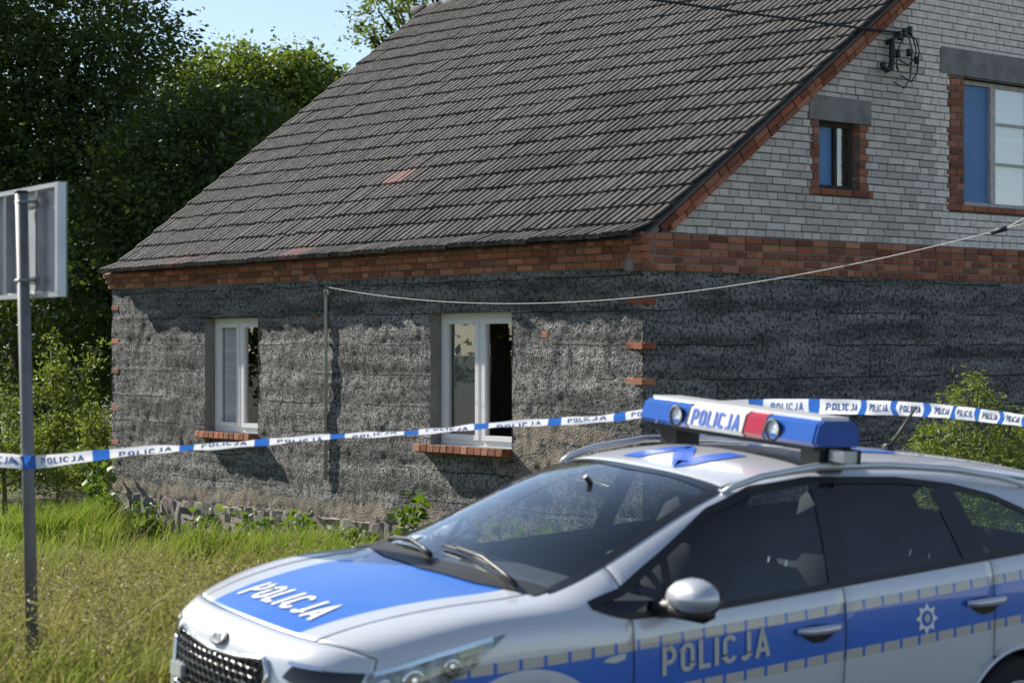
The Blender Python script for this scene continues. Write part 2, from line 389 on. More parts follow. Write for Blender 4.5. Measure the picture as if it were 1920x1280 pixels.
# pale brick gable with openings
GW = [(2.60, 3.26, 3.545, 4.27), (5.10, 6.60, 3.475, 4.93)]                 # small and large opening
LINT = [(2.44, 3.45, 4.27, 4.53), (4.66, 7.0, 4.95, 5.25)]
SURR = [(2.44, 3.46, 3.47, 4.27), (4.78, 6.8, 3.40, 4.95)]
gcore = MB(); zs0 = 2.985; cz = .0795
gv = []
def gy_at(z): return (z-3.02+.16)/.71          # rake: distance from the corner where the wall meets the roof underside
def gcell(t0, t1, z0, z1): gcore.add([(.012, -t0, z0), (.012, -t1, z0), (.012, -t1, z1), (.012, -t0, z1)], [(0, 1, 2, 3)])
zz = sorted(set([2.985, 6.75]+[q for o in GW for q in o[2:]]+list(np.arange(3.05, 6.75, .1))))
for a, b_ in zip(zz[:-1], zz[1:]):
    m = (a+b_)/2; t0 = max(.02, gy_at(b_)+.0); t1 = HW-t0
    if t1 <= t0: continue
    segs = [(t0, t1)]
    for o in GW:
        if o[2] < m < o[3]: segs = [s for p, q in segs for s in ((p, min(q, o[0])), (max(p, o[1]), q)) if s[1]-s[0] > .001]
    for p, q in segs: gcell(p, q, a, b_)
gable = gcore.build('gable_brickwork', MAT['mortar'], house)
allw = []
k = 0; z = 2.988
while z < 6.2:
    t0 = max(.10, gy_at(z)+.20); t1 = min(7.3, HW-t0)
    lens = [.27] if k % 5 else [.145]
    if t1 > t0: allw += brick_row('w', WB, gable, t0, t1, z, cz, .006, .08, 'g', lens, gap=.012, skip=LINT+[(o[0]-(.10 if o[1] < 5 else .27), o[1]+(.10 if o[1] < 5 else .27), s_[2], s_[3]) for o, s_ in zip(GW, SURR)], jit=.008)
    k += 1; z += cz
def vis(b_):                                     # in the frame, nearer first
    wv = hw(b_[0], b_[1], b_[2]); px = 960+FPX*wv.x/wv.y; py = 636-FPX*(wv.z-CAMH)/wv.y
    return (0 if (px < 1925 and py > -8) else 1, wv.length)
allw.sort(key=vis)
place_bricks(allw[:300], 'white_brick', WB, gable)
mb = MB()
for (x, y, z, sz, rz) in allw[300:]: mb.box(x-sz[1]/2, x+sz[1]/2, y-sz[0]/2, y+sz[0]/2, z-sz[2]/2, z+sz[2]/2)
tag(mb.build('white_brick_rest', MAT['white_brick'], gable), kind='stuff')
# lintels
for (a, b_, c, d), nm in zip(LINT, ('small', 'large')):
    mb = MB(); mb.box(-.012, .15, -b_, -a, c, d); mb.build('lintel', MAT['concrete'], house)
# brick surrounds, toothed
def surround(o, s, parent):
    z = s[2]; k = 0; hh = .0795; L = []
    while z < s[3]-.03:
        wv = (.15 if k % 2 else .09) if o[1] < 5 else (.32 if k % 2 else .25)
        h_ = min(hh, s[3]-z)
        if z < o[2]-.01: L += brick_row('t', BR, parent, s[0], s[1] if s[1] < 5 else 7.0, z, min(h_, o[2]-z), .03, .12, 'g', [.26])
        else:
            L += brick_row('t', BR, parent, o[0]-wv-.0, o[0], z, h_, .012, .12, 'g', [.27])
            L += brick_row('t', BR, parent, o[1], o[1]+wv, z, h_, .012, .12, 'g', [.27])
        z += hh; k += 1
    place_bricks(L, 'surround_brick', BR, parent)
for o, s in zip(GW, SURR):
    mb = MB()
    kx = .085 if o[1] < 5 else .24
    for (p, q) in ((o[0]-kx, o[0]), (o[1], o[1]+kx)): mb.box(-.001, .16, -q, -p, s[2], s[3])
    mb.box(-.001, .16, -o[1], -o[0], s[2], o[2])
    sp_ = mb.build('window_surround', MAT['mortar'], house); surround(o, s, sp_)
# raking courses under the verge
rk = MB(); ang = math.atan(.71)
rk.add([(-.03, -.05, 2.90), (-.03, -5.5, 2.90+.71*5.45), (-.03, -5.5, 2.985+.71*5.45+.012), (-.03, .1, 2.90), (.1, -.05, 2.90), (.1, -5.5, 2.90+.71*5.45), (.1, -5.5, 2.985+.71*5.45+.012), (.1, .1, 2.90)], [(0, 1, 2, 3), (0, 4, 5, 1), (3, 2, 6, 7), (0, 3, 7, 4)])
rake = rk.build('verge_mortar', MAT['concrete'], house)
ca, sa = math.cos(ang), math.sin(ang); RM = Matrix(((0, -1, 0), (-ca, 0, -sa), (sa, 0, -ca))).to_euler()
for r_ in range(2):
    d_ = .16+.13*r_
    while d_ < 6.5:
        L = random.choice((.25, .25, .13)); off = -.115-.072*r_; m_ = d_+L/2
        o = put_brick('rake_brick', BR, rake, (-.008+.010*r_, -m_*ca+off*sa, 3.02+m_*sa+off*ca), (L-.012, .13, .064)); o.rotation_euler = RM
        d_ += L
# ------------------------------------------------------------------ roof
roof = MB()
xs_ = np.linspace(-.07, 10.50, 12); ys_ = [.16, .0, -1, -2, -3, -4, -5.5]
vv = [(x, y, roof_z(x, y)-.055) for y in ys_ for x in xs_]; nx = len(xs_)
ff = [(j*nx+i, j*nx+i+1, (j+1)*nx+i+1, (j+1)*nx+i) for j in range(len(ys_)-1) for i in range(nx-1)]
roof.add(vv, ff); roof.add([(-.07, -5.5, roof_z(-.07, -5.5)-.05), (10.50, -5.5, roof_z(10.50, -5.5)-.05), (10.50, -HW-.3, 2.7), (-.07, -HW-.3, 2.7)], [(0, 1, 2, 3)])
roof = roof.build('roof', MAT['mortar_dark'], house)
mb = MB()
for k in range(28):                       # ridge caps
    x0 = -.08+k*.39; mb.tube([(x0, -5.5, roof_z(x0, -5.5)-.06), (x0+.42, -5.5, roof_z(x0+.42, -5.5)-.04)], [.09, .08], 10)
mb.build('ridge_cap', MAT['tile'], roof, True)
TW, TE, TLn = .22, .335, .40            # tile width, exposure, length
def tile_mesh(name, mat, jit):
    prof = []
    for k in range(2):
        b0 = k*TW/2; prof += [(b0, .0), (b0+.004, .020), (b0+.038, .026), (b0+.072, .018), (b0+.080, .0)]
    prof.append((TW-.002, .0)); n = len(prof)
    r = random.Random(jit)
    vs = [(x, -.0, h+.024+(r.random()-.5)*.004) for x, h in prof]+[(x, TLn, h-.004) for x, h in prof]+[(x, .002, -.004) for x, h in prof]
    fs = [(i, i+1, n+i+1, n+i) for i in range(n-1)]+[(2*n+i, 2*n+i+1, i+1, i) for i in range(n-1)]
    return mesh_data(name, vs, fs, mat)
TM = [tile_mesh('roof_tile', MAT['tile'], q) for q in range(5)]; TR = tile_mesh('roof_tile_red', MAT['tile_red'], 9)
tiles = []; d = 0.0; row = 0
cum = [(.25, roof_z(5, .25))]
while True:
    y = .25-.0; 
    # distance d along the slope -> y
    kick = .25*math.sqrt(1+.36**2)
    y = .25-d/math.sqrt(1+.36**2) if d < kick else -(d-kick)/math.sqrt(1+.737**2)
    if y < -5.35: break
    for c in range(48):
        x = -.085+c*TW
        tiles.append((x, y, row, c))
    d += TE; row += 1
RED = set()
def pix(p): return (960+FPX*p.x/p.y, 636-FPX*(p.z-CAMH)/p.y)
for (rx, ry) in ((755, 317), (725, 322), (562, 463), (535, 468), (318, 480)):
    best = min(tiles, key=lambda q: (lambda u: (u[0]-rx)**2+9*(u[1]-ry)**2)(pix(hw(q[0]+TW/2, q[1]-.12, roof_z(q[0], q[1]-.12)))))
    RED.add((best[2], best[3]))
tiles.sort(key=lambda q: hw(q[0], q[1], roof_z(q[0], q[1])).length)
tv, tf = [], []
rest = MB()
for n_, (x, y, r_, c) in enumerate(tiles):
    y2 = y-.30; p0 = Vector((x, y, roof_z(x, y))); p1 = Vector((x, y2, roof_z(x, y2))); px_ = Vector((x+TW, y, roof_z(x+TW, y)))
    ey = (p1-p0).normalized(); ex = (px_-p0).normalized(); ez = ex.cross(ey).normalized()
    if ez.z < 0: ez = -ez
    j1, j2, j3 = (random.random()-.5)*.03, random.random()*.012, (random.random()-.5)*.03
    M_ = Matrix((ex, ey, ez)).transposed().to_4x4(); M_ = Matrix.Translation(p0+ey*j1+ez*j2) @ M_ @ Matrix.Rotation(j3, 4, 'Z')
    red = (r_, c) in RED
    if n_ < 300 or red:
        o = bpy.data.objects.new('roof_tile', TR if red else TM[n_ % 5]); link(o, roof); o.matrix_local = M_
        if red: o['label'] = 'reddish replacement roof tile'
    else:
        me = TM[n_ % 5]; rest.add([M_ @ v_.co for v_ in me.vertices], [p.vertices for p in me.polygons])
tag(rest.build('roof_tile_rest', MAT['tile'], roof), kind='stuff')
# soffit strip under the eave, verge mortar at the far end
# ------------------------------------------------------------------ plinth of field stones
def stone_mesh(name, mat, seed):
    r = random.Random(seed); bm = bmesh.new(); bmesh.ops.create_cube(bm, size=1.0); bmesh.ops.subdivide_edges(bm, edges=bm.edges[:], cuts=2, use_grid_fill=True)
    for v_ in bm.verts:
        q_ = v_.co.normalized()*.62; v_.co = v_.co.lerp(q_, .28)
    for v_ in bm.verts: v_.co += Vector((r.random()-.5, (r.random()-.5)*1.4, r.random()-.5))*.15
    me = bpy.data.meshes.new(name); bm.to_mesh(me); bm.free(); me.materials.append(mat); return me
SM = [stone_mesh('stone', MAT['stone'], q) for q in range(7)]
mb = MB(); mb.box(0.03, HL-.03, -.25, -.01, -1.1, -.15); mb.box(.01, .25, -HW, -.03, -1.1, -.15); plinth = mb.build('plinth', MAT['mortar'], house)
def stones(side, L):
    x = -.04
    while x < L:
        wd = random.uniform(.16, .44)
        if random.random() < .6:
            h_ = random.uniform(-.58, -.36); parts = [(-.85, h_), (h_, -.165)]
        else: parts = [(-.85, -.165)]
        for (a, b_) in parts:
            o = bpy.data.objects.new('stone', random.choice(SM)); link(o, plinth); o.scale = (wd*1.02, .26, (b_-a)*1.03)
            o.location = (x+wd/2, -.10+random.uniform(-.012, .012), (a+b_)/2) if side == 'f' else (.10+random.uniform(-.012, .012), -(x+wd/2), (a+b_)/2)
            o.rotation_euler = (0, random.choice((0, math.pi)), 0 if side == 'f' else math.pi/2)
        x += wd
stones('f', HL-.1); stones('g', 8.0)
# stray bricks showing through the render
for z_ in (2.31, 1.87, 1.52): 
    dx = random.choice((.0, .1)); put_brick('corner_brick', BR, house, (.07+dx*.3, -.06, z_), (.27, .13, .065)); put_brick('corner_brick', BR, house, (.052, -.08, z_), (.19, .13, .065), math.pi/2)
for z_ in (2.38, 1.92, 1.51, 1.0, .53): put_brick('corner_brick', BR, house, (HL-.09, -.06, z_), (.20, .13, .065))
for (x_, z_) in ((5.62, 2.20), (5.35, 2.20), (1.45, 1.98)): put_brick('corner_brick', BR, house, (x_, -.055, z_), (.10, .13, .06))
# ------------------------------------------------------------------ windows
def pvc_window(o, d, left_mat, lab):
    a, b_, c, e = o; wroot = link(bpy.data.objects.new('window', None), house); wroot.location = (0, -d, 0); wroot['label'] = lab
    f = MB(); t = .065
    f.box(a, b_, -.07, 0, c, c+t).box(a, b_, -.07, 0, e-t, e).box(a, a+t, -.07, 0, c+t, e-t).box(b_-t, b_, -.07, 0, c+t, e-t)
    m = (a+b_)/2; f.box(m-.03, m+.03, -.07, 0, c+t, e-t); f.build('frame', MAT['pvc'], wroot)
    for (p, q, lm) in ((a+t, m-.03, None), (m+.03, b_-t, left_mat)):
        s = MB(); k = .055
        s.box(p, q, -.05, .018, c+t, c+t+k).box(p, q, -.05, .018, e-t-k, e-t).box(p, p+k, -.05, .018, c+t+k, e-t-k).box(q-k, q, -.05, .018, c+t+k, e-t-k)
        s.build('sash', MAT['pvc'], wroot)
        g_ = MB(); g_.add([(p+k, -.018, c+t+k), (q-k, -.018, c+t+k), (q-k, -.018, e-t-k), (p+k, -.018, e-t-k)], [(3, 2, 1, 0)]); g_.build('pane', MAT['pane'], wroot)
        if lm:
            cu = MB(); n = 26
            for i in range(n):
                x0, x1 = p+k+(q-p-2*k)*i/n, p+k+(q-p-2*k)*(i+1)/n; w0, w1 = .012*math.sin(i*1.3), .012*math.sin((i+1)*1.3)
                cu.add([(x0, -.075+w0, c+t+k), (x1, -.075+w1, c+t+k), (x1, -.075+w1, e-t-k), (x0, -.075+w0, e-t-k)], [(0, 1, 2, 3)])
            cu.build('curtain', lm, wroot)
    sill = MB(); sill.box(a-.02, b_+.04, -.02, .19, c-.035, c-.004); s_ = sill.build('drip_sill', MAT['pvc'], wroot); s_.scale = (1, .3, 1)
    r = MB(); r.add([(a-.2, -.12, c-.2), (b_+.2, -.12, c-.2), (b_+.2, -.12, e+.2), (a-.2, -.12, e+.2), (a-.2, -2.5, c-.2), (b_+.2, -2.5, c-.2), (b_+.2, -2.5, e+.2), (a-.2, -2.5, e+.2)], [(4, 5, 6, 7), (0, 1, 5, 4), (1, 2, 6, 5), (2, 3, 7, 6), (3, 0, 4, 7)])
    r.build('room', MAT['room'], wroot)
    bed = MB(); bed.box(a+.01, b_+.04, -.1, .06, c-.085, c-.03); sb = bed.build('window_sill', MAT['mortar'], house)
    x = a-.0
    while x < b_+.04:
        o_ = put_brick('sill_brick', BR, sb, (x+.05, .015, c-.052), (.105, .26, .085), 0, math.radians(8), 0); x += .118
pvc_window(WIN[0], .15, MAT['curtain'], 'white window with a pale striped blind in one sash')
pvc_window(WIN[1], .15, MAT['foil'], 'white window with grey film behind one sash')
def gable_window(o, lab, small):
    a, b_, c, e = o; wr = link(bpy.data.objects.new('window', None), house); wr.location = (.10, 0, 0); wr['label'] = lab
    fm = MAT['wood_old'] if not small else MAT['bark']; t = .05
    f = MB(); f.box(0, .06, -b_, -a, c, c+t).box(0, .06, -b_, -a, e-t, e).box(0, .06, -a-t, -a, c+t, e-t).box(0, .06, -b_, -b_+t, c+t, e-t)
    if small: m = a+.36; f.box(-.01, .05, -m-.04, -m, c+t, e-t)
    else:
        m = a+.62; f.box(-.01, .07, -m-.10, -m, c+t, e-t)
        for z_ in (c+.5, c+.97): f.box(.01, .05, -b_+t, -m-.10, z_, z_+.035)
    f.build('frame', fm, wr)
    p = MB(); p.box(.035, .045, -m, -a-t, c+t, e-t); p.build('blue_board', MAT['blue_board'], wr)
    g_ = MB(); g_.box(.02, .026, -b_+t, -m-.04 if small else -m-.10, c+t, e-t); g_.build('pane', MAT['pane'], wr)
    r = MB(); r.add([(.075, -b_, c), (.075, -a, c), (.075, -a, e), (.075, -b_, e)], [(0, 1, 2, 3)]); r.build('room' if small else 'curtain', MAT['room'] if small else MAT['curtain'], wr)
gable_window(GW[0], 'small attic window half boarded with a blue sheet', True)
gable_window(GW[1], 'large attic window with a blue board in one half', False)
# pipe on the front wall, cables
mb = MB(); P = [(5.36, .03, .28), (5.34, .035, 2.44), (5.335, .06, 2.50), (5.30, .075, 2.53), (5.255, .075, 2.52), (5.235, .075, 2.46)]; mb.tube(P, .021, 8)
for z_ in (.5, 1.2, 1.9): mb.box(5.325, 5.375, 0, .02, z_, z_+.02)
mb.build('vent_pipe', MAT['alu'], house, True)
# ------------------------------------------------------------------ cables
def sag_cable(name, a, b_, sag, r, mat, label, n=40, extra=None):
    a, b_ = Vector(a), Vector(b_); pts = [a.lerp(b_, i/n)-Vector((0, 0, sag*4*(i/n)*(1-i/n))) for i in range(n+1)]
    mb = MB(); mb.tube(pts, r, 6); root = mb.build(name, mat, None, True); tag(root, label, 'cable')
    if extra: extra(root, pts)
    return root
A_ = hw(5.45, .10, 2.585); B_ = Vector((3.85, 14.0, 2.80))
def ends(root, pts):
    m = MB(); p, q = pts[0], pts[1]; d_ = (q-p).normalized(); m.tube([p+d_*.02, p+d_*.20], .018, 8); m.build('tension_clamp', MAT['black'], root, True)
    m = MB(); m.tube([hw(5.62, .06, 2.64), p+d_*.05], .006, 6).tube([hw(5.60, .06, 2.70), p+d_*.05], .006, 6).tube([hw(5.62, .0, 2.64), hw(5.62, .07, 2.64)], .008, 6).tube([hw(5.60, .0, 2.70), hw(5.60, .07, 2.70)], .008, 6); m.build('anchor_wire', MAT['wire_grey'], root, True)
    k = min(range(len(pts)), key=lambda i: abs(pix(pts[i])[0]-1882)); p = pts[k]; d_ = (pts[min(k+1, len(pts)-1)]-pts[k-1]).normalized()
    m = MB(); m.tube([p-d_*.07, p+d_*.07], .02, 8); m.build('joint_sleeve', MAT['black'], root, True)
    m = MB(); m.tube([p+d_*.06, p+d_*.3+Vector((0, 0, .05)), p+d_*1.6+Vector((0, 0, .19))], .004, 6); m.build('branch_wire', MAT['wire_grey'], root, True)
sag_cable('service_cable', A_, B_, .40, .0034, MAT['wire_grey'], 'thin pale cable sagging across the front of the house', extra=ends)
hk = hw(-.12, -3.86, 5.30)
sag_cable('power_cable', Vector((-5.5, 14.0, 5.46)), hk, .10, .014, MAT['black'], 'black power cable running over the roof to the gable bracket')
br = empty('cable_bracket', hw(0, -3.8, 5.2)); tag(br, 'black cable entry pipe and insulators with looping wires on the gable', 'bracket')
def g2(t_, o_, z_): return hw(-o_, -t_, z_)-br.location
mb = MB(); mb.tube([g2(3.72, 0, 5.20), g2(3.70, .08, 5.20), g2(3.69, .10, 5.14), g2(3.69, .10, 4.98), g2(3.67, .10, 4.90), g2(3.60, .10, 4.875), g2(3.54, .10, 4.90), g2(3.53, .10, 4.95)], .033, 8); mb.build('entry_pipe', MAT['black'], br, True)
mb = MB(); mb.tube([g2(3.86, 0, 5.30), g2(3.86, .16, 5.30)], .018, 6).tube([g2(3.70, .03, 5.19), g2(3.95, .03, 5.32)], .02, 6); mb.build('arm', MAT['galv_matte'], br, True)
for (t_, z_) in ((3.86, 5.30), (3.95, 5.33), (3.78, 5.26)):
    mb = MB(); mb.lathe([(.0, -.05), (.03, -.045), (.035, -.01), (.02, .0), (.035, .012), (.03, .05), (.0, .055)], 10, 'z', tuple(g2(t_, .14, z_))); mb.build('insulator', MAT['black_gloss'], br, True)
for (t0, t1, dz) in ((3.86, 3.74, .42), (3.90, 4.05, .34), (3.95, 4.10, .52), (3.82, 3.98, .60)):
    mb = MB(); mb.tube([g2(t0, .14, 5.30), g2(t0+(t1-t0)*.5, .17, 5.24), g2(t1, .15, 5.12), g2(t1+.0, .12, 5.3-dz*.8), g2((t0+t1)/2, .10, 5.3-dz), g2(t0-.05, .06, 5.36-dz)], .008, 5); mb.build('loop_wire', MAT['black'], br, True)
for (t_, z_) in ((3.74, 5.06), (3.93, 5.09), (4.07, 5.02)):
    mb = MB(); mb.tube([g2(t_, .14, z_-.04), g2(t_, .14, z_+.04)], .028, 8); mb.build('connector', MAT['black'], br, True)

# ------------------------------------------------------------------ road sign seen from behind
PB = Vector((-2.345, 9.8, 0)); PB.z = float(ground_z(PB.x, PB.y)); PT = Vector((-2.415, 9.8, 2.63))
sgn = empty('road_sign', PB); tag(sgn, 'road sign seen from behind on a grey steel post with green front edge', 'sign')
mb = MB(); mb.tube([(0, 0, -.3), PT-PB], .031, 16); mb.build('post', MAT['galv_matte'], sgn, True)
mb = MB(); mb.tube([PT-PB-Vector((0, 0, .001)), PT-PB+Vector((0, 0, .012))], .033, 16); mb.build('post_cap', MAT['black'], sgn, True)
# panel: local x along the sheet; sign plane slightly turned
sr = math.radians(-56.6)
def sl(x, y, z): # sheet frame -> sign local ; y away from the camera
    return Vector((-.06+x*math.cos(sr)-(y+.045)*math.sin(sr), x*math.sin(sr)+(y+.045)*math.cos(sr), z-PB.z))
def sbox(mb, x0, x1, y0, y1, z0, z1):
    vs = [sl(x, y, z) for z in (z0, z1) for (x, y) in ((x0, y0), (x1, y0), (x1, y1), (x0, y1))]
    mb.add(vs, [(0, 3, 2, 1), (4, 5, 6, 7), (0, 1, 5, 4), (1, 2, 6, 5), (2, 3, 7, 6), (3, 0, 4, 7)])
Z0, Z1, X0, X1 = 2.115, 2.665, -.62, .35
mb = MB(); sbox(mb, X0, X1, .040, .043, Z0, Z1); mb.build('back_sheet', MAT['alu'], sgn)
mb = MB(); sbox(mb, X0-.002, X1+.003, .0435, .049, Z0-.003, Z1+.003); mb.build('face_sheet', MAT['green_face'], sgn)
mb = MB(); sbox(mb, X0, X1, .0, .0395, Z1-.022, Z1); sbox(mb, X0, X1, .0, .0395, Z0, Z0+.022); sbox(mb, X1-.035, X1, -.002, .0395, Z0+.022, Z1-.022); sbox(mb, X0, X0+.035, -.002, .0395, Z0+.022, Z1-.022); mb.build('rim', MAT['alu'], sgn)
for x_ in (.055, -.40):
    mb = MB(); sbox(mb, x_, x_+.028, -.004, .0395, Z0+.03, Z1-.03); mb.build('stiffener', MAT['galv'], sgn)
for z_ in (2.20, 2.585):
    mb = MB(); sbox(mb, -.16, .11, .0, .012, z_-.02, z_+.02); mb.tube([sl(-.13, -.02, z_), sl(-.02, -.075, z_), sl(.03, -.075, z_), sl(.075, -.02, z_)], .009, 6); mb.build('clamp', MAT['galv'], sgn)
    mb = MB(); mb.tube([sl(-.115, -.05, z_), sl(-.115, .01, z_)], .008, 6).tube([sl(.06, -.05, z_), sl(.06, .01, z_)], .008, 6); mb.build('bolt', MAT['galv'], sgn)

# ------------------------------------------------------------------ police tape
def arc(cx, cy, rx, ry, a0, a1, n=7): return [(cx+rx*math.cos(math.radians(a0+(a1-a0)*k/n)), cy+ry*math.sin(math.radians(a0+(a1-a0)*k/n))) for k in range(n+1)]
def letters(T=.16):
    h = T/2; W = .54; r = W-T; k = r/2; top, bot = 1-h, h
    oval = [(h, bot+k), (h, top-k)]+arc(h+k, top-k, k, k, 180, 0)+[(h+r, bot+k)]+arc(h+k, bot+k, k, k, 0, -180)
    return {'P': (W, [[(h, 0), (h, top), (h+r*.55, top)]+arc(h+r*.55, top-.24, r*.45, .24, 90, -90)+[(h, top-.48)]]), 'O': (W, [oval]), 'L': (.46, [[(h, 1), (h, bot), (.46, bot)]]), 'I': (T, [[(h, 0), (h, 1)]]),
            'C': (W, [arc(h+k, top-k, k, k, 10, 180)+[(h, bot+k)]+arc(h+k, bot+k, k, k, 180, 350)]), 'J': (.42, [[(.42-h, 1), (.42-h, bot+.15)]+arc(.42-h-.15, bot+.15, .15, .15, 0, -150)]), 'A': (.62, [[(.07, 0), (.31, 1-h*.6), (.55, 0)], [(.15, .27), (.47, .27)]]), 'K': (.5, [[(h, 0), (h, 1)], [(.5, 1), (h+.05, .47)], [(.22, .62), (.5, 0)]]), 'V': (.56, [[(.06, 0), (.28, 1), (.50, 0)]]), 'N': (.58, [[(h, 0), (h, .96), (.58-h, .04), (.58-h, 1)]])}
def text_mesh(body, T=.16, gap=.17):
    """own stroke letters, height 1; returns (x,y) centred on x with total width scaled to 1"""
    LT = letters(T); V = []; F = []; x0 = 0
    for ch in body:
        w_, strokes = LT[ch]
        for st in strokes:
            st2 = [st[0]]
            for a_, b_ in zip(st[:-1], st[1:]):
                m_ = max(1, int(math.hypot(b_[0]-a_[0], b_[1]-a_[1])/.11)); st2 += [(a_[0]+(b_[0]-a_[0])*q/m_, a_[1]+(b_[1]-a_[1])*q/m_) for q in range(1, m_+1)]
            st = st2; n = len(st); b0 = len(V)
            for i, p in enumerate(st):
                a, b_ = Vector(st[max(i-1, 0)]), Vector(st[min(i+1, n-1)]); p = Vector(p)
                d0 = (p-a).normalized() if i else (b_-p).normalized(); d1 = (b_-p).normalized() if i < n-1 else d0
                m = (Vector((-d0.y, d0.x))+Vector((-d1.y, d1.x))); m.normalize(); q = m.dot(Vector((-d0.y, d0.x))); m *= T/2/max(q, .45)
                V += [(p.x+m.x+x0, p.y+m.y), (p.x-m.x+x0, p.y-m.y)]
            for i in range(n-1):
                # subdivide each stroke piece so that it can follow curved bodies
                F.append((b0+2*i, b0+2*i+1, b0+2*i+3, b0+2*i+2))
        x0 += w_+gap
    tot = x0-gap; return [((x-tot/2)/tot, y) for x, y in V], F
TXT, TXF = text_mesh('POLICJA')
tm, t, out = newmat('tape_print'); b = t.nodes.new('ShaderNodeBsdfPrincipled'); uv = t.nodes.new('ShaderNodeUVMap'); sp = N(t, 'SeparateXYZ', Vector=uv.outputs[0])
blk = math_(t, 'LESS_THAN', math_(t, 'FRACT', sp.outputs[0]), .20)
colr = mixc(t, blk, (.78, .80, .84), (.03, .15, .55)); t.links.new(colr, b.inputs['Base Color']); b.inputs['Roughness'].default_value = .35
tl = N(t, 'BsdfTranslucent', Color=colr); mx = N(t, 'MixShader', i0=.35, i1=b.outputs[0], i2=tl.outputs[0]); t.links.new(mx.outputs[0], out.inputs[0])
MAT['tape'] = tm; MAT['tape_ink'] = plain('tape_ink', (.10, .22, .55), .4)
def tape(name, pts, widths, tilt, period, label, phase=0.0, text=True, parent=None):
    P = [Vector(p) for p in pts]; S = [0.0]
    for a, b_ in zip(P[:-1], P[1:]): S.append(S[-1]+(b_-a).length)
    def spl(i, f):   # catmull-rom
        p0, p1, p2, p3 = P[max(i-1, 0)], P[i], P[i+1], P[min(i+2, len(P)-1)]
        return .5*((2*p1)+(p2-p0)*f+(2*p0-5*p1+4*p2-p3)*f*f+(3*p1-p0-3*p2+p3)*f**3)
    def ev(s):
        s = min(max(s, 0), S[-1]-1e-6); i = max(k for k in range(len(S)-1) if S[k] <= s); f = (s-S[i])/(S[i+1]-S[i])
        c = spl(i, f); d_ = (spl(i, min(f+.02, 1))-spl(i, max(f-.02, 0))).normalized(); w_ = widths[i]+(widths[i+1]-widths[i])*f; tl_ = tilt[i]+(tilt[i+1]-tilt[i])*f
        tl_ += .12*math.sin(s*5.1)+.07*math.sin(s*11.7+1)
        side = d_.cross(Vector((0, 0, 1))).normalized(); upv = side.cross(d_).normalized()
        u_ = (upv*math.cos(tl_)+side*math.sin(tl_)); nn = d_.cross(u_).normalized()
        return c, u_, nn, w_
    n = int(S[-1]/.03); vs = []; fs = []; uvs = []
    for i in range(n+1):
        s = S[-1]*i/n; c, u_, nn, w_ = ev(s)
        for k in range(5):
            q = (k/4-.5); vs.append(c+u_*q*w_+nn*(.010*math.cos(q*5)*math.sin(s*6.3)+.004*math.sin(s*23+k))); uvs.append((s/period+phase, k/4))
    for i in range(n):
        for k in range(4): a = i*5+k; fs.append((a, a+5, a+6, a+1))
    o = mobj(name, vs, fs, MAT['tape'], parent, True); ul = o.data.uv_layers.new(name='UVMap')
    for lp in o.data.loops: ul.data[lp.index].uv = uvs[lp.vertex_index]
    if text:
        k = math.floor(-phase)-1
        while True:
            k += 1; s0 = (k+.60-phase)*period
            if s0-.3*period < 0: continue
            if s0+.3*period > S[-1]: break
            for sg in (1, -1):
                V_ = []
                for (x, y) in TXT:
                    s = s0+x*.60*period; c, u_, nn, w_ = ev(s); q = (y-.5)*.50
                    V_.append(c+u_*q*w_+nn*(.010*math.cos(q*5)*math.sin(s*6.3)+.004*math.sin(s*23+2)+sg*.0035))
                mobj('lettering', V_, TXF, MAT['tape_ink'], o)
    if label: tag(o, label, 'tape')
    return o
tp = [at(-260, 838, 9.55), at(20, 855, 9.735), at(62, 858, 9.745), at(330, 832, 9.95), at(620, 812, 10.2), at(900, 792, 10.45), at(1110, 777, 10.65), at(1215, 766, 10.75), at(1330, 757, 10.75), at(1450, 754, 10.7), at(1600, 755, 11.0), at(1760, 762, 11.8), at(1930, 781, 13.0), at(2100, 800, 14.4)]
tape('police_tape', tp, [.07]*2+[.066, .045, .036, .038, .046, .055, .075, .082, .082, .08, .078, .078], [.1, .1, .2, .6, .8, .7, .45, .3, .1, 0, 0, .1, .2, .2], .385, 'white and blue police tape stretched from the sign post behind the car', phase=.05)
# knot of tape round the post
pc = at(51, 858, 9.8); mb = MB(); n = 24
for k in range(n):
    a0, a1 = 2*math.pi*k/n, 2*math.pi*(k+1)/n
    for (r0, z0, z1, r1) in ((.0335, -.035, .035, .036),):
        mb.add([pc+Vector((r0*math.cos(a0), r0*math.sin(a0), z0)), pc+Vector((r0*math.cos(a1), r0*math.sin(a1), z0)), pc+Vector((r1*math.cos(a1), r1*math.sin(a1), z1)), pc+Vector((r1*math.cos(a0), r1*math.sin(a0), z1))], [(0, 1, 2, 3)])
kn = mb.build('tape_wrap', plain('tape_white', (.72, .74, .80), .4, col2=(.10, .2, .55), vscale=14), bpy.data.objects['police_tape'], True)
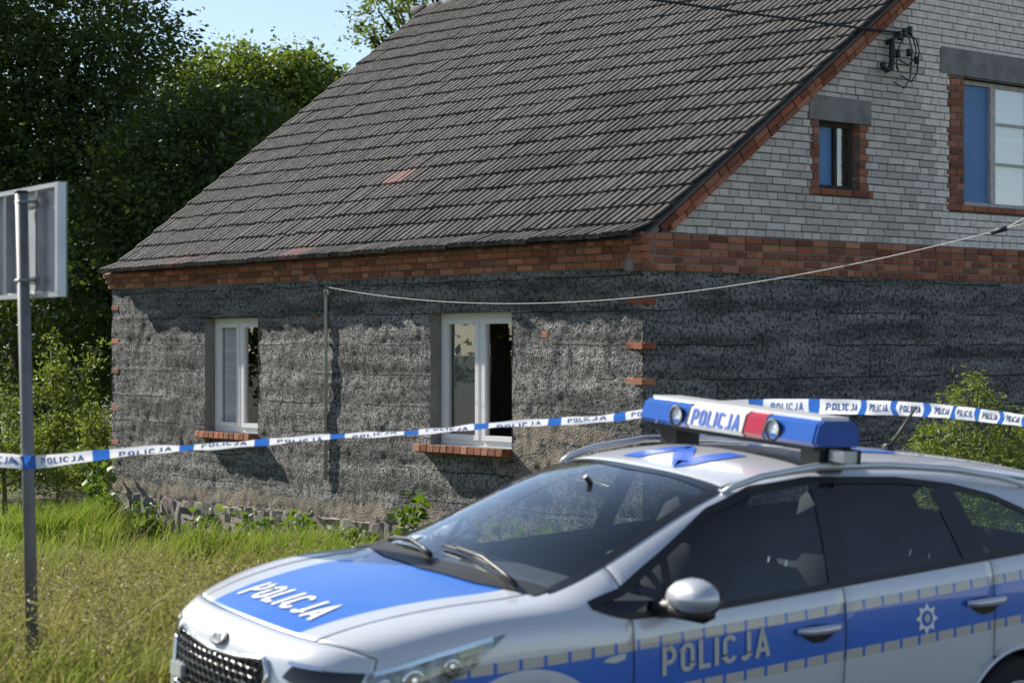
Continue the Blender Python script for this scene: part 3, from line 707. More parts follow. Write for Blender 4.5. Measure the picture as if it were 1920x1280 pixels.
# ------------------------------------------------------------------ foliage
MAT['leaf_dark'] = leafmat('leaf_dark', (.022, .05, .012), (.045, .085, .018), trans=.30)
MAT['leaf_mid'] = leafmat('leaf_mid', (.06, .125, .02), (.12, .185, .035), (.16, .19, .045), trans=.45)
MAT['leaf_bush'] = leafmat('leaf_bush', (.09, .15, .025), (.19, .23, .045), (.28, .24, .06), trans=.45)
MAT['leaf_willow'] = leafmat('leaf_willow', (.10, .17, .025), (.20, .25, .05), (.28, .26, .07), trans=.45)
MAT['leaf_weed'] = leafmat('leaf_weed', (.05, .13, .02), (.11, .20, .03), trans=.4)
def leaf_cards(C, size, aspect=.55, droop=.3, flat=.5):
    """one folded rhombic leaf of four points per centre"""
    n = len(C); d = rng.normal(size=(n, 3)); d[:, 2] = d[:, 2]*flat-droop; d /= np.linalg.norm(d, axis=1)[:, None]
    r = rng.normal(size=(n, 3)); s = np.cross(d, r); s /= np.linalg.norm(s, axis=1)[:, None]+1e-9; nn = np.cross(s, d)
    L = (size*rng.uniform(.45, 1.35, n))[:, None]; W_ = L*aspect*.5
    a = C-d*L*.5; b_ = C+d*L*.5; m1 = C+s*W_+nn*L*.10; m2 = C-s*W_+nn*L*.10
    V = np.stack([a, m1, b_, m2], 1).reshape(-1, 3); i = np.arange(n)*4
    F = np.concatenate([np.stack([i, i+1, i+2], 1), np.stack([i, i+2, i+3], 1)])
    return V, F
def crown_points(blobs, n, clump=.45, per=60, shell=.55):
    vol = np.array([b[3]*b[4]*b[5] for b in blobs])**.75; vol /= vol.sum(); out = []
    for b, f in zip(blobs, vol):
        k = max(1, int(n*f/per)); d = rng.normal(size=(k, 3)); d /= np.linalg.norm(d, axis=1)[:, None]
        rad = (shell+(1.08-shell)*rng.random(k)**.7)[:, None]*(1+.16*np.sin(d[:, :1]*7+b[0])*np.cos(d[:, 2:]*6+b[1]))
        cc = d*rad*np.array(b[3:6])+np.array(b[:3]); sz = clump*rng.uniform(.5, 1.3, k)
        out.append((cc[:, None, :]+rng.normal(size=(k, per, 3))*sz[:, None, None]*np.array([1, 1, .6])*.55).reshape(-1, 3))
    return np.concatenate(out)
def tree(name, label, base, blobs, n, leaf, mat, trunk_r=.22, cat='tree', group=None, clump=.5, per=60, shell=.5, aspect=.55):
    """blobs in world coordinates: (x,y,z,rx,ry,rz)"""
    root = empty(name, base); tag(root, label, cat, group); B = Vector(base)
    top = max(blobs, key=lambda b: b[2]); mb = MB(); T = Vector(top[:3])-B
    mid = Vector((T.x*.25, T.y*.25, T.z*.45)); mb.tube([(0, 0, -.3), (mid.x*.3, mid.y*.3, mid.z*.5), mid, T], [trunk_r*1.25, trunk_r, trunk_r*.75, trunk_r*.2], 9)
    for b in blobs:
        e = Vector(b[:3])-B; st = mid*random.uniform(.6, 1.0)
        mb.tube([st, st.lerp(e, .5)+Vector((0, 0, .2*e.z*.2)), e], [trunk_r*.45, trunk_r*.28, trunk_r*.08], 6)
        for q in range(5):
            dd = Vector((random.gauss(0, 1), random.gauss(0, 1), random.gauss(.2, .8))).normalized(); e2 = e+Vector((dd.x*b[3], dd.y*b[4], dd.z*b[5]))*.85
            mb.tube([st.lerp(e, .6), e.lerp(e2, .5), e2], [trunk_r*.2, trunk_r*.12, trunk_r*.04], 5)
    mb.build('trunk', MAT['bark'] if trunk_r > .06 else MAT['stem'], root, True)
    P = crown_points(blobs, n, clump, per, shell)-np.array(base); V, F = leaf_cards(P, leaf, aspect)
    big_mesh('crown', V, F, mat, root); return root
def tb(px, py, Y, rx, rz, ry=None):
    p = at(px, py, Y); return (p.x, p.y, p.z, rx, ry or rx, rz)
def gbase(px, Y): X = (px-960)/FPX*Y; return (X, Y, float(ground_z(X, Y)))
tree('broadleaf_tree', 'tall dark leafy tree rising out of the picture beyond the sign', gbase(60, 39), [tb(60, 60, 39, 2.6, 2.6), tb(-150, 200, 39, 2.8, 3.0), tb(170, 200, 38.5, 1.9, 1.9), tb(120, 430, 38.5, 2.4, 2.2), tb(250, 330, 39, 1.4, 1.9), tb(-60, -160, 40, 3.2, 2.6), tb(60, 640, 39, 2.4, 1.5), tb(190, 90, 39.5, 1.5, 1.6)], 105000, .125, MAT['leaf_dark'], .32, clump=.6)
tree('broadleaf_tree', 'sunlit maple tree with a rounded top behind the roof edge', gbase(490, 46), [tb(480, 190, 46, 2.0, 1.3), tb(400, 170, 46, 1.2, .9), tb(560, 170, 46, 1.2, 1.0), tb(620, 190, 46.5, 1.0, 1.0), tb(480, 330, 46, 2.3, 1.5)], 48000, .13, MAT['leaf_mid'], .22, clump=.45)
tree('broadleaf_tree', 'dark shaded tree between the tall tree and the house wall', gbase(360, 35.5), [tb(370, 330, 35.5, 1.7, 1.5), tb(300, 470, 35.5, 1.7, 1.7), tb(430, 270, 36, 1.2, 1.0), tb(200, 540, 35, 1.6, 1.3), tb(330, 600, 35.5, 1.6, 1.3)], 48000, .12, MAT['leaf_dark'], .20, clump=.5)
tree('broadleaf_tree', 'tree with hanging leafy branch above the roof ridge', gbase(900, 50), [tb(740, 10, 48, .95, .7), tb(700, 60, 48, .45, .35), tb(830, -110, 49, 2.0, 1.6), tb(900, -240, 50, 2.6, 2.0)], 24000, .125, MAT['leaf_mid'], .25, clump=.4)
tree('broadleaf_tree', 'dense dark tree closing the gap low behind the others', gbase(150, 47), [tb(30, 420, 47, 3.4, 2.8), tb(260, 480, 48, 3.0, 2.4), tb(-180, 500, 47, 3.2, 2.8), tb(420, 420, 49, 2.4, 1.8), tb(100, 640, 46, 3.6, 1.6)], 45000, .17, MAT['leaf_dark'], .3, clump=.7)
tree('roadside_tree', 'third roadside tree standing beyond the yard left of the sign', (-26.0, 32.5, -.69), [(-26, 32.5, 4.5, 3.0, 3.0, 3.4), (-27, 35, 3.5, 2.5, 2.8, 2.8), (-25.5, 31, 2.0, 2.2, 2.6, 2.0), (-26, 33, 8.0, 2.2, 2.2, 2.0)], 14000, .26, MAT['leaf_mid'], .25, clump=.7)
# trees across the road, mirrored in the windows
tree('roadside_tree', 'roadside tree by the road to the left of the house front', (-24.0, 25.5, float(ground_z(-24, 25.5))), [(-24, 25.5, 5.5, 3.0, 3.0, 3.0), (-25, 28, 4.0, 2.5, 2.8, 2.8), (-24, 23, 3.0, 2.2, 2.2, 2.4), (-24, 26, 8.0, 2.2, 2.2, 2.0)], 14000, .26, MAT['leaf_mid'], .25, clump=.7)
tree('roadside_tree', 'second roadside tree further along the road from the house', (-23.0, 18.5, float(ground_z(-23, 18.5))), [(-23, 18.5, 5.0, 3.0, 3.0, 3.0), (-22.5, 16.5, 4.0, 2.5, 2.5, 2.8), (-23.5, 19.5, 7.5, 2.4, 2.4, 2.2), (-23, 20.5, 2.6, 2.2, 2.2, 2.2)], 12000, .26, MAT['leaf_mid'], .25, clump=.7)
# shrubs at the far corner
def shrub(label, px, Y, blobs, n, leaf, mat, asp=.45, group='shrubs beside the far house corner'):
    return tree('shrub', label, gbase(px, Y), blobs, n, leaf, mat, .035, 'shrub', group, clump=.20, per=40, shell=.25, aspect=asp)
shrub('tall leafy shrub with pale upright shoots beside the far house corner', 110, 30.5, [tb(105, 700, 30.5, .30, .45), tb(130, 790, 30.3, .5, .4), tb(75, 830, 30.5, .45, .35), tb(180, 655, 30.6, .10, .26), tb(160, 700, 30.5, .10, .30), tb(95, 640, 30.6, .11, .28), tb(60, 720, 30.4, .10, .30)], 5200, .075, MAT['leaf_bush'])
shrub('broad yellowish shrub behind the sign post', 10, 28.5, [tb(5, 850, 28.5, .6, .4), tb(-70, 820, 28.5, .6, .5), tb(22, 760, 28.7, .14, .32), tb(-5, 740, 28.6, .12, .34), tb(70, 880, 28.2, .5, .28), tb(45, 800, 28.4, .16, .26)], 6500, .065, MAT['leaf_bush'])
shrub('low green shrub against the far house corner', 180, 28.4, [tb(180, 830, 28.6, .26, .34), tb(198, 790, 28.5, .10, .28), tb(150, 880, 28.5, .42, .25), tb(170, 770, 28.6, .09, .25)], 3600, .07, MAT['leaf_bush'])
shrub('dark low shrub in the shade behind the yellowish one', 60, 33, [tb(60, 830, 33, .9, .5), tb(160, 790, 33, .5, .6), tb(-60, 830, 32.5, .9, .6), tb(20, 740, 33, .3, .5)], 6000, .085, MAT['leaf_mid'])
# willow-like shrub by the gable
tree('shrub', 'yellow green willow shrub growing against the gable wall behind the car', gbase(1800, 15.2), [tb(1800, 745, 15.2, .24, .20), tb(1840, 720, 15.2, .12, .14), tb(1760, 830, 15.1, .34, .22), tb(1850, 850, 15.2, .42, .25), tb(1930, 830, 15.3, .35, .25), tb(1720, 870, 15.0, .3, .2), tb(1880, 920, 15.0, .5, .3), tb(1790, 960, 15.1, .6, .35), tb(1960, 950, 15.3, .6, .4), tb(1868, 770, 15.3, .14, .10)], 15000, .055, MAT['leaf_willow'], .03, 'shrub', None, clump=.10, per=30, shell=.2, aspect=.24)
# broad-leaved weeds at the foot of the wall
def weed(label, x, y, h, n, leaf, spread=.18, mat='leaf_weed', group='weeds at the foot of the wall'):
    p = hw(x, y, 0); bz = float(ground_z(p.x, p.y)); root = empty('weed_plant', (p.x, p.y, bz)); tag(root, label, 'weed', group); mb = MB(); C = []
    for s in range(3):
        a = random.random()*6.28; e = Vector((math.cos(a)*spread*.5, math.sin(a)*spread*.5, h*random.uniform(.75, 1.0))); mb.tube([(0, 0, -.05), (e.x*.4, e.y*.4, e.z*.5), e], [.012, .009, .004], 5)
        for k in range(n//3):
            f = random.uniform(.25, 1.0); aa = random.random()*6.28; r_ = spread*random.uniform(.2, 1.0)*(1.15-.5*f); C.append((e.x*f+math.cos(aa)*r_, e.y*f+math.sin(aa)*r_, e.z*f+random.uniform(-.05, .05)))
    mb.build('stem', MAT['stem'], root, True); V, F = leaf_cards(np.array(C), leaf, .7, .25, .5); big_mesh('foliage', V, F, MAT[mat], root)
for (lab, x, y, h, n, lf, sp_) in (('tall broad-leaved weed below the near window', 3.15, .45, 1.05, 130, .13, .22), ('weed clump at the wall base under the cable pipe', 5.55, .35, .62, 110, .11, .25), ('low weed at the wall base between pipe and near window', 4.25, .40, .55, 90, .11, .25), ('leafy sapling climbing the far corner of the house', 10.35, .35, 1.25, 120, .14, .28), ('weed by the wall seen through the windscreen', 2.0, .6, .8, 120, .12, .35), ('leafy weed near the house corner behind the car', .8, .7, .9, 130, .12, .4), ('low weed under the near window behind the car', 2.7, .9, .5, 90, .11, .3), ('spreading weed by the plinth below the far window', 7.4, .4, .55, 100, .10, .3), ('short weed at the plinth left of the far window', 8.9, .4, .5, 90, .10, .28), ('bushy weed at the plinth just right of the far window', 6.3, .45, .6, 100, .10, .3), ('slim weed at the plinth near the far corner', 9.7, .5, .7, 80, .10, .2)): weed(lab, x, y, h, n, lf, sp_)

# ------------------------------------------------------------------ grass
def grass(name, n, xr, yr, hfun, wid, mat, dens=None, lean=.35):
    n3 = n*3; n *= 1; K_ = 12 if name == 'wall_grass' else 3; n3 = n*K_
    X = rng.uniform(*xr, n3); Y = yr[0]*(yr[1]/yr[0])**rng.random(n3); l = lat(X, Y)
    hx = (X-HC[0])*D1[0]+(Y-HC[1])*D1[1]; hy = -((X-HC[0])*D2[0]+(Y-HC[1])*D2[1])
    keep = (l > 1.05+.25*np.sin(X*3)*np.sin(Y*2.3)) & ~((hx > -.05) & (hx < HL+.1) & (hy < .03))
    if dens is not None: keep &= rng.random(n3) < dens(X, Y)
    X, Y = X[keep][:n], Y[keep][:n]; k = len(X); Z = ground_z(X, Y); h = hfun(X, Y)*rng.uniform(.55, 1.25, k); a = rng.uniform(0, 6.283, k)
    ln = lean*rng.uniform(.3, 1.6, k)*h; wind = np.array([.35, -.05]); dx = np.cos(a)*ln+wind[0]*h*.8; dy = np.sin(a)*ln+wind[1]*h
    b = rng.uniform(0, 6.283, k); wx, wy = np.cos(b)*wid*.5, np.sin(b)*wid*.5
    base = np.stack([X, Y, Z-.02], 1); mid = base+np.stack([dx*.35, dy*.35, h*.6], 1); tip = base+np.stack([dx, dy, h*.96], 1); wv = np.stack([wx, wy, np.zeros(k)], 1)
    V = np.stack([base-wv, base+wv, mid+wv*.8, mid-wv*.8, tip], 1).reshape(-1, 3); i = np.arange(k)*5
    F = np.concatenate([np.stack([i, i+1, i+2], 1), np.stack([i, i+2, i+3], 1), np.stack([i+3, i+2, i+4], 1)])
    o = big_mesh(name, V, F, mat); return o, tip, h
MAT['grass_green'] = leafmat('grass_green', (.11, .20, .026), (.23, .32, .05), (.38, .33, .13), trans=.5)
MAT['grass_dry'] = leafmat('grass_dry', (.19, .14, .06), (.34, .255, .115), (.14, .16, .04), trans=.4)
MAT['grass_seed'] = leafmat('grass_seed', (.26, .20, .11), (.34, .27, .16), trans=.4)
nz2 = lambda X, Y: vnoise(np.stack([X, Y, np.zeros_like(X)], -1), .7, 5)
hg = lambda X, Y: .10+.16*nz2(X, Y)+.16*sstep(19, 12, Y)
hd = lambda X, Y: .26+.36*nz2(X*1.6+9, Y*1.6)
dry = lambda X, Y: np.clip(1.5*sstep(23, 11.0, Y)*(.45+nz2(X*1.7, Y*1.7)), 0, 1)+.08*(nz2(X*2, Y*2) > .6)
o, _, _ = grass('lawn_grass', 100000, (-9, 4), (9.2, 31), hg, .010, MAT['grass_green']); tag(o, 'green uncut grass between the road and the house', 'grass', kind='stuff')
wallh = lambda X, Y: .20+.40*nz2(X*2.3, Y*2.3)
def nearwall(X, Y):
    hx = (X-HC[0])*D1[0]+(Y-HC[1])*D1[1]; hy = -((X-HC[0])*D2[0]+(Y-HC[1])*D2[1]); return ((hy > .02) & (hy < 1.6) & (hx > -1) & (hx < HL+1))*np.clip(1.6*nz2(X*1.5+4, Y*1.5)-.25, 0, 1)
o, _, _ = grass('wall_grass', 20000, (-7, 2), (18.5, 28.5), wallh, .012, MAT['grass_green'], nearwall); tag(o, 'ragged grass growing against the stone plinth of the house', 'grass', kind='stuff')
o, tips, hh_ = grass('dry_grass', 95000, (-6, 2.5), (8.6, 25), hd, .011, MAT['grass_dry'], dry); tag(o, 'tall brown dry grass along the roadside', 'grass', kind='stuff')
MAT['grass_straw'] = leafmat('grass_straw', (.34, .27, .13), (.46, .38, .20), trans=.4)
o, tips2, _ = grass('straw_stems', 5000, (-6, 2.5), (8.8, 24), lambda X, Y: .42+.30*nz2(X*2+3, Y*2), .009, MAT['grass_straw'], dry, .45); tag(o, 'tall straw coloured grass stems with bent tips', 'grass', kind='stuff')
tips = np.concatenate([tips, tips2, tips2, tips2]); sel = rng.random(len(tips)) < np.where(np.arange(len(tips)) < len(tips)-3*len(tips2), .012, .5); P = tips[sel]; C = (P[:, None, :]+rng.normal(size=(len(P), 9, 3))*np.array([.02, .02, .05])+np.array([.01, 0, .02])).reshape(-1, 3)
V, F = leaf_cards(C, .03, .35, -.5, .8); tag(big_mesh('grass_seed_heads', V, F, MAT['grass_seed']), 'pale feathery seed heads on the dry grass', 'grass', kind='stuff')
def stalks(name, n, label):
    X = rng.uniform(-4.2, .8, n*4); Y = rng.uniform(9.6, 17, n*4); k_ = (lat(X, Y) > 1.3) & (rng.random(n*4) < sstep(18, 10, Y)+.1); X, Y = X[k_][:n], Y[k_][:n]; n = len(X); Z = ground_z(X, Y)
    h = rng.uniform(.3, .75, n); lx, ly = rng.normal(.06, .10, n), rng.normal(0, .10, n); C = []; V = []; F = []
    for i in range(n):
        b0 = len(V); a = np.array([X[i], Y[i], Z[i]-.02]); e = a+np.array([lx[i], ly[i], h[i]]); wv = np.array([.003, .002, 0])
        V += [a-wv, a+wv, e+wv*.4, e-wv*.4]; F.append((b0, b0+1, b0+2, b0+3)); m = rng.integers(14, 34); f = rng.uniform(.25, 1.05, m)[:, None]
        C.append(a+(e-a)*f+rng.normal(size=(m, 3))*np.array([.028, .028, .02]))
    V2, F2 = leaf_cards(np.concatenate(C), .038, .4, .1, .7); nv = len(V); F3 = np.array([(f[0], f[1], f[2]) for f in F]+[(f[0], f[2], f[3]) for f in F])
    o = big_mesh(name, np.concatenate([np.array(V), V2]), np.concatenate([F3, F2+nv]), MAT['weed_dry']); tag(o, label, 'weeds', kind='stuff')
MAT['weed_dry'] = leafmat('weed_dry', (.16, .10, .045), (.26, .19, .08), (.14, .17, .04), trans=.35)
stalks('dry_weeds', 450, 'brown withered weed stalks among the roadside grass')
o, _, _ = grass('verge_grass', 40000, (-26, 22), (6, 45), hg, .016, MAT['grass_green'], lambda X, Y: ((X < -8.5) | (X > 4.5) | (Y < 9)).astype(float)); tag(o, 'sparse grass on the outer parts of the yard', 'grass', kind='stuff')
# ------------------------------------------------------------------ police car
CAR = empty('police_car'); tag(CAR, 'silver police estate car with blue stripes and roof light bar parked before the house', 'car')
def rotm(yaw, p, r):
    c, s = math.cos, math.sin
    return Matrix(((c(yaw), -s(yaw), 0), (s(yaw), c(yaw), 0), (0, 0, 1))) @ Matrix(((c(p), 0, s(p)), (0, 1, 0), (-s(p), 0, c(p)))) @ Matrix(((1, 0, 0), (0, c(r), -s(r)), (0, s(r), c(r))))
CAR.matrix_world = Matrix.Translation((-.445, 8.173, CAMH-1.905)) @ rotm(math.radians(213.5), math.radians(-1.58), math.radians(-3.43)).to_4x4()
# --- paint: silver with printed livery in car coordinates
def paint(hoodp=False):
    m, t, out = newmat('bonnet_livery_paint' if hoodp else 'silver_livery_paint'); b = t.nodes.new('ShaderNodeBsdfPrincipled'); t.links.new(b.outputs[0], out.inputs[0])
    tc = t.nodes.new('ShaderNodeTexCoord'); sp = N(t, 'SeparateXYZ', Vector=tc.outputs['Object']); x, y, z = sp.outputs
    A = lambda *a: math_(t, *a)
    up = A('MULTIPLY_ADD', x, -.0885, .789); lo = A('MULTIPLY_ADD', x, -.092, .547)      # top edge of upper checks, bottom edge of lower checks
    side = A('GREATER_THAN', A('ABSOLUTE', y), .60)
    dz1 = A('SUBTRACT', up, z); dz2 = A('SUBTRACT', z, lo)
    inband = A('MULTIPLY', A('GREATER_THAN', dz1, 0.0), A('GREATER_THAN', dz2, 0.0))
    def arch(cx_):
        d = A('SQRT', A('ADD', A('POWER', A('SUBTRACT', x, cx_), 2.0), A('POWER', A('SUBTRACT', z, .33), 2.0))); return A('GREATER_THAN', d, .415)
    inband = A('MULTIPLY', A('MULTIPLY', inband, side), A('MULTIPLY', arch(0.0), arch(-2.65)))
    inband = A('MULTIPLY', inband, A('MULTIPLY', A('LESS_THAN', x, .36), A('GREATER_THAN', x, -3.45)))
    chk = A('GREATER_THAN', A('FRACT', A('MULTIPLY', A('ADD', x, 10.02), 1/.107)), .15)
    strip = A('MAXIMUM', A('LESS_THAN', dz1, .040), A('LESS_THAN', dz2, .040))
    refl = A('MULTIPLY', A('MULTIPLY', inband, strip), chk)
    blue = A('SUBTRACT', inband, refl)
    hw_ = A('MULTIPLY_ADD', x, -.17, .495)                                                # bonnet panel half width
    if hoodp: blue = A('LESS_THAN', A('ABSOLUTE', y), hw_)
    flake = N(t, 'TexNoise', Vector=tc.outputs['Object'], Scale=900.0, Detail=1.0)
    sil = mixc(t, flake.outputs[0], (.54, .56, .60), (.64, .66, .70))
    col = mixc(t, blue, sil, (.014, .135, .56)); col = mixc(t, refl, col, (.50, .47, .42))
    t.links.new(col, b.inputs['Base Color'])
    t.links.new(A('MULTIPLY', A('SUBTRACT', 1.0, A('MAXIMUM', blue, refl)), .18), b.inputs['Metallic'])
    b.inputs['Roughness'].default_value = .30; b.inputs['Coat Weight'].default_value = .8; b.inputs['Coat Roughness'].default_value = .04
    return m
MAT['paint'] = paint(); MAT['paint_hood'] = paint(True)
MAT['car_glass'] = glassmat('car_glass_clear', (.80, .86, .86), 1.5)
MAT['car_glass_dark'] = glassmat('car_glass_tinted', (.62, .67, .68), 1.5)
MAT['trim'] = plain('black_plastic_trim', (.014, .014, .015), .45)
MAT['inner'] = plain('dark_cabin_plastic', (.045, .047, .052), .6)
MAT['seat'] = plain('seat_fabric', (.035, .037, .042), .9, bump=.2, bscale=200)
MAT['chrome'] = plain('chrome', (.75, .76, .78), .12, 1.0)
MAT['silver'] = plain('silver_paint', (.58, .59, .62), .35, .5, coat=.7)
MAT['white_text'] = plain('white_lettering', (.74, .74, .72), .5)
MAT['beige_text'] = plain('reflective_lettering', (.55, .52, .46), .5)
MAT['blue_text'] = plain('blue_lettering', (.03, .12, .55), .4)
MAT['blue_lens'] = plain('blue_lens', (.02, .10, .42), .12, coat=.6)
MAT['red_lens'] = plain('red_lens', (.42, .015, .03), .15, coat=.6)
MAT['cream_panel'] = plain('cream_panel', (.78, .76, .66), .3, coat=.3)
MAT['white_cover'] = plain('white_cover', (.82, .83, .84), .25, coat=.4)
MAT['lamp_glass'] = plain('lamp_glass', (.72, .76, .78), .08, .4, coat=.6)
MAT['lamp_bowl'] = plain('lamp_reflector', (.55, .56, .58), .12, .9, col2=(.05, .05, .055), vscale=16, bump=.6, bscale=22)
MAT['tyre'] = plain('tyre_rubber', (.015, .015, .016), .85, bump=.3, bscale=60)
MAT['amber'] = plain('amber_glass', (.55, .38, .12), .15, coat=.5)
# --- body cage.  each station: 10 ring points (x, y, z) from sill to centre line
def ring(x, low, belt, win, rail, q7, q8, yscale=1.0):
    # low: list of 5 (y,z) ; belt (y,z) ; win (y,z) ; rail (x,y,z) ; q7 (x,y,z) ; q8 (x,z)
    r = [(x, y, z) for y, z in low]+[(x, belt[0], belt[1]), (x if len(win) == 2 else win[2], win[0], win[1]), rail, q7, (q8[0], 0.0, q8[1])]
    return r
def lows(ys, zb, zt):          # sill .. below belt
    f = [0, .10, .36, .70, .93]; return [(y, zb+(zt-zb)*k) for y, k in zip(ys, f)]
ST = [
 ring(.61, [(.66, .20), (.75, .28), (.775, .43), (.765, .60), (.745, .70)], (.72, .780), (.63, .815, .685), (.755, .50, .818), (.800, .27, .820), (.812, .825)),
 ring(.42, lows((.74, .81, .83, .83, .815), .20, .825), (.79, .868), (.70, .908), (.45, .585, .908), (.47, .30, .911), (.48, .917)),
 ring(.12, lows((.76, .855, .875, .872, .855), .20, .875), (.835, .918), (.745, .958), (.12, .635, .957), (.12, .33, .963), (.12, .969)),
 ring(-.16, lows((.76, .862, .885, .885, .868), .19, .892), (.848, .922), (.762, .965), (-.16, .665, .965), (-.09, .35, .984), (-.06, .990)),
 ring(-.46, lows((.76, .862, .888, .890, .872), .19, .905), (.845, .925), (.775, 1.005), (-.46, .640, 1.098), (-.40, .33, 1.128), (-.375, 1.134)),
 ring(-.80, lows((.76, .862, .888, .892, .874), .19, .925), (.843, .945), (.705, 1.185), (-.80, .600, 1.262), (-.745, .31, 1.287), (-.725, 1.293)),
 ring(-1.12, lows((.76, .862, .888, .892, .874), .19, .95), (.842, .970), (.668, 1.338), (-1.12, .565, 1.388), (-1.09, .30, 1.412), (-1.08, 1.418)),
 ring(-1.55, lows((.76, .862, .888, .892, .872), .19, .985), (.842, 1.005), (.650, 1.410), (-1.55, .560, 1.448), (-1.55, .29, 1.473), (-1.55, 1.480)),
 ring(-2.05, lows((.76, .862, .888, .890, .868), .19, 1.03), (.836, 1.050), (.643, 1.408), (-2.05, .555, 1.458), (-2.05, .29, 1.484), (-2.05, 1.491)),
 ring(-2.45, lows((.76, .862, .886, .886, .858), .19, 1.065), (.826, 1.086), (.648, 1.375), (-2.45, .550, 1.447), (-2.45, .285, 1.474), (-2.45, 1.481)),
 ring(-2.85, lows((.75, .855, .878, .876, .84), .20, 1.10), (.805, 1.120), (.66, 1.29), (-2.85, .545, 1.423), (-2.85, .28, 1.450), (-2.85, 1.457)),
 ring(-3.25, lows((.73, .83, .85, .85, .81), .22, 1.11), (.77, 1.135), (.70, 1.20), (-3.25, .535, 1.380), (-3.25, .27, 1.408), (-3.25, 1.415)),
 ring(-3.46, lows((.70, .79, .81, .81, .77), .24, 1.07), (.73, 1.10), (.67, 1.18), (-3.46, .52, 1.32), (-3.47, .27, 1.355), (-3.475, 1.362)),
]
def part_of(i, j):             # i station cell, j ring band
    if i <= 2: return 'hood' if j >= 7 else 'fender'
    if i == 3: return 'windshield' if j >= 7 else 'fender'
    if i in (4, 5): return 'windshield' if j >= 7 else ('pillar' if j == 6 else ('front_window' if j == 5 else 'front_door'))
    if i == 6: return 'roof' if j >= 7 else ('pillar' if j == 6 else ('front_window' if j == 5 else 'front_door'))
    if i in (7, 8): return 'roof' if j >= 7 else ('pillar' if j == 6 else ('rear_window' if j == 5 else 'rear_door'))
    if i in (9, 10): return 'roof' if j >= 7 else ('pillar' if j == 6 else ('quarter_window' if j == 5 else 'quarter_panel'))
    return 'roof' if j >= 7 else 'quarter_panel'
PARTS = ['hood', 'fender', 'windshield', 'pillar', 'front_window', 'front_door', 'roof', 'rear_window', 'rear_door', 'quarter_window', 'quarter_panel', 'bumper', 'tailgate', 'tail_window']
bm = bmesh.new(); vmap = {}
def bv(p):
    k = (round(p[0], 4), round(p[1], 4), round(p[2], 4))
    if k not in vmap: vmap[k] = bm.verts.new(p)
    return vmap[k]
def quad(a, b_, c, d, part):
    for s in (1, -1):
        vs = [bv((p[0], p[1]*s, p[2])) for p in (a, b_, c, d)]
        if s < 0: vs.reverse()
        if len(set(vs)) < 3: continue
        f = bm.faces.new(list(dict.fromkeys(vs))); f.material_index = PARTS.index(part); f.smooth = True
for i in range(len(ST)-1):
    for j in range(9): quad(ST[i][j], ST[i][j+1], ST[i+1][j+1], ST[i+1][j], part_of(i, j))
def cap(S, rows, parts, front):
    """rows: for r=0..4 list of centre-ward (x,y,z) columns 1..4; top row is ring points 5..9"""
    G = [[S[r]]+rows[r] for r in range(5)]+[[S[5], S[6], S[7], S[8], S[9]]]
    for r in range(5):
        for c in range(4):
            q = (G[r][c], G[r][c+1], G[r+1][c+1], G[r+1][c])
            quad(*(q if front else q[::-1]), parts(r, c))
fr = []
for (z, xc, dx) in ((.20, .82, .0), (.28, .885, 0), (.43, .905, 0), (.60, .903, 0), (.735, .885, 0)):
    x0 = .61; fr.append([(x0+(xc-x0)*k, y, z+(0 if z < .7 else .012*kk)) for k, y, kk in ((.52, .66, 0), (.80, .50, .5), (.96, .27, 1), (1.0, 0.0, 1.2))])
cap(ST[0], fr, lambda r, c: 'bumper', True)
re = []
for (z, xc) in ((.26, -3.56), (.36, -3.61), (.56, -3.62), (.85, -3.61), (1.02, -3.59)):
    re.append([(-3.46+(xc+3.46)*k, y, z) for k, y in ((.55, .66), (.85, .50), (.97, .27), (1.0, 0.0))])
cap(ST[-1], re, lambda r, c: 'tail_window' if (r == 4 and c >= 1) else ('tailgate' if r >= 2 else 'bumper'), False)
bmesh.ops.recalc_face_normals(bm, faces=bm.faces[:])
me = bpy.data.meshes.new('cage'); bm.to_mesh(me); bm.free()
for p in PARTS: me.materials.append(MAT['paint'])
tmp = bpy.data.objects.new('cage', me); COL.objects.link(tmp); md = tmp.modifiers.new('s', 'SUBSURF'); md.levels = 3; md.render_levels = 3
dg = bpy.context.evaluated_depsgraph_get(); dense = bpy.data.meshes.new_from_object(tmp.evaluated_get(dg)); bpy.data.objects.remove(tmp)
# outward orientation check
bm = bmesh.new(); bm.from_mesh(dense); bm.faces.ensure_lookup_table()
top = max(bm.faces, key=lambda f: f.calc_center_median().z)
if top.normal.z < 0: bmesh.ops.reverse_faces(bm, faces=bm.faces[:])
# wheel arches: cut and snap the rim to a circle
ARCH = [(0.0, .315, .365), (-2.65, .315, .365)]
def inarch(c): return any(abs(c.y) > .55 and (c.x-a)**2+(c.z-zc)**2 < r*r for a, zc, r in ARCH)
bmesh.ops.delete(bm, geom=[f for f in bm.faces if inarch(f.calc_center_median())], context='FACES')
for v_ in bm.verts:
    if v_.is_boundary:
        for a, zc, r in ARCH:
            d_ = math.hypot(v_.co.x-a, v_.co.z-zc)
            if abs(v_.co.y) > .55 and d_ < r+.10: k = r/d_; v_.co.x = a+(v_.co.x-a)*k; v_.co.z = zc+(v_.co.z-zc)*k
bm.normal_update()
BVH = BVHTree.FromBMesh(bm)
BELT = [(-.30, .957), (-.40, .927), (-.47, .917), (-.90, .937), (-1.45, .990), (-2.05, 1.046), (-2.45, 1.082), (-2.80, 1.112)]
UPPER = [(-.30, .957), (-.46, 1.0), (-.70, 1.125), (-.985, 1.285), (-1.234, 1.368), (-1.55, 1.405), (-2.05, 1.402), (-2.38, 1.372), (-2.62, 1.325), (-2.80, 1.26), (-2.93, 1.18), (-2.80, 1.112)]
WPOLY = BELT+UPPER[-2:0:-1]
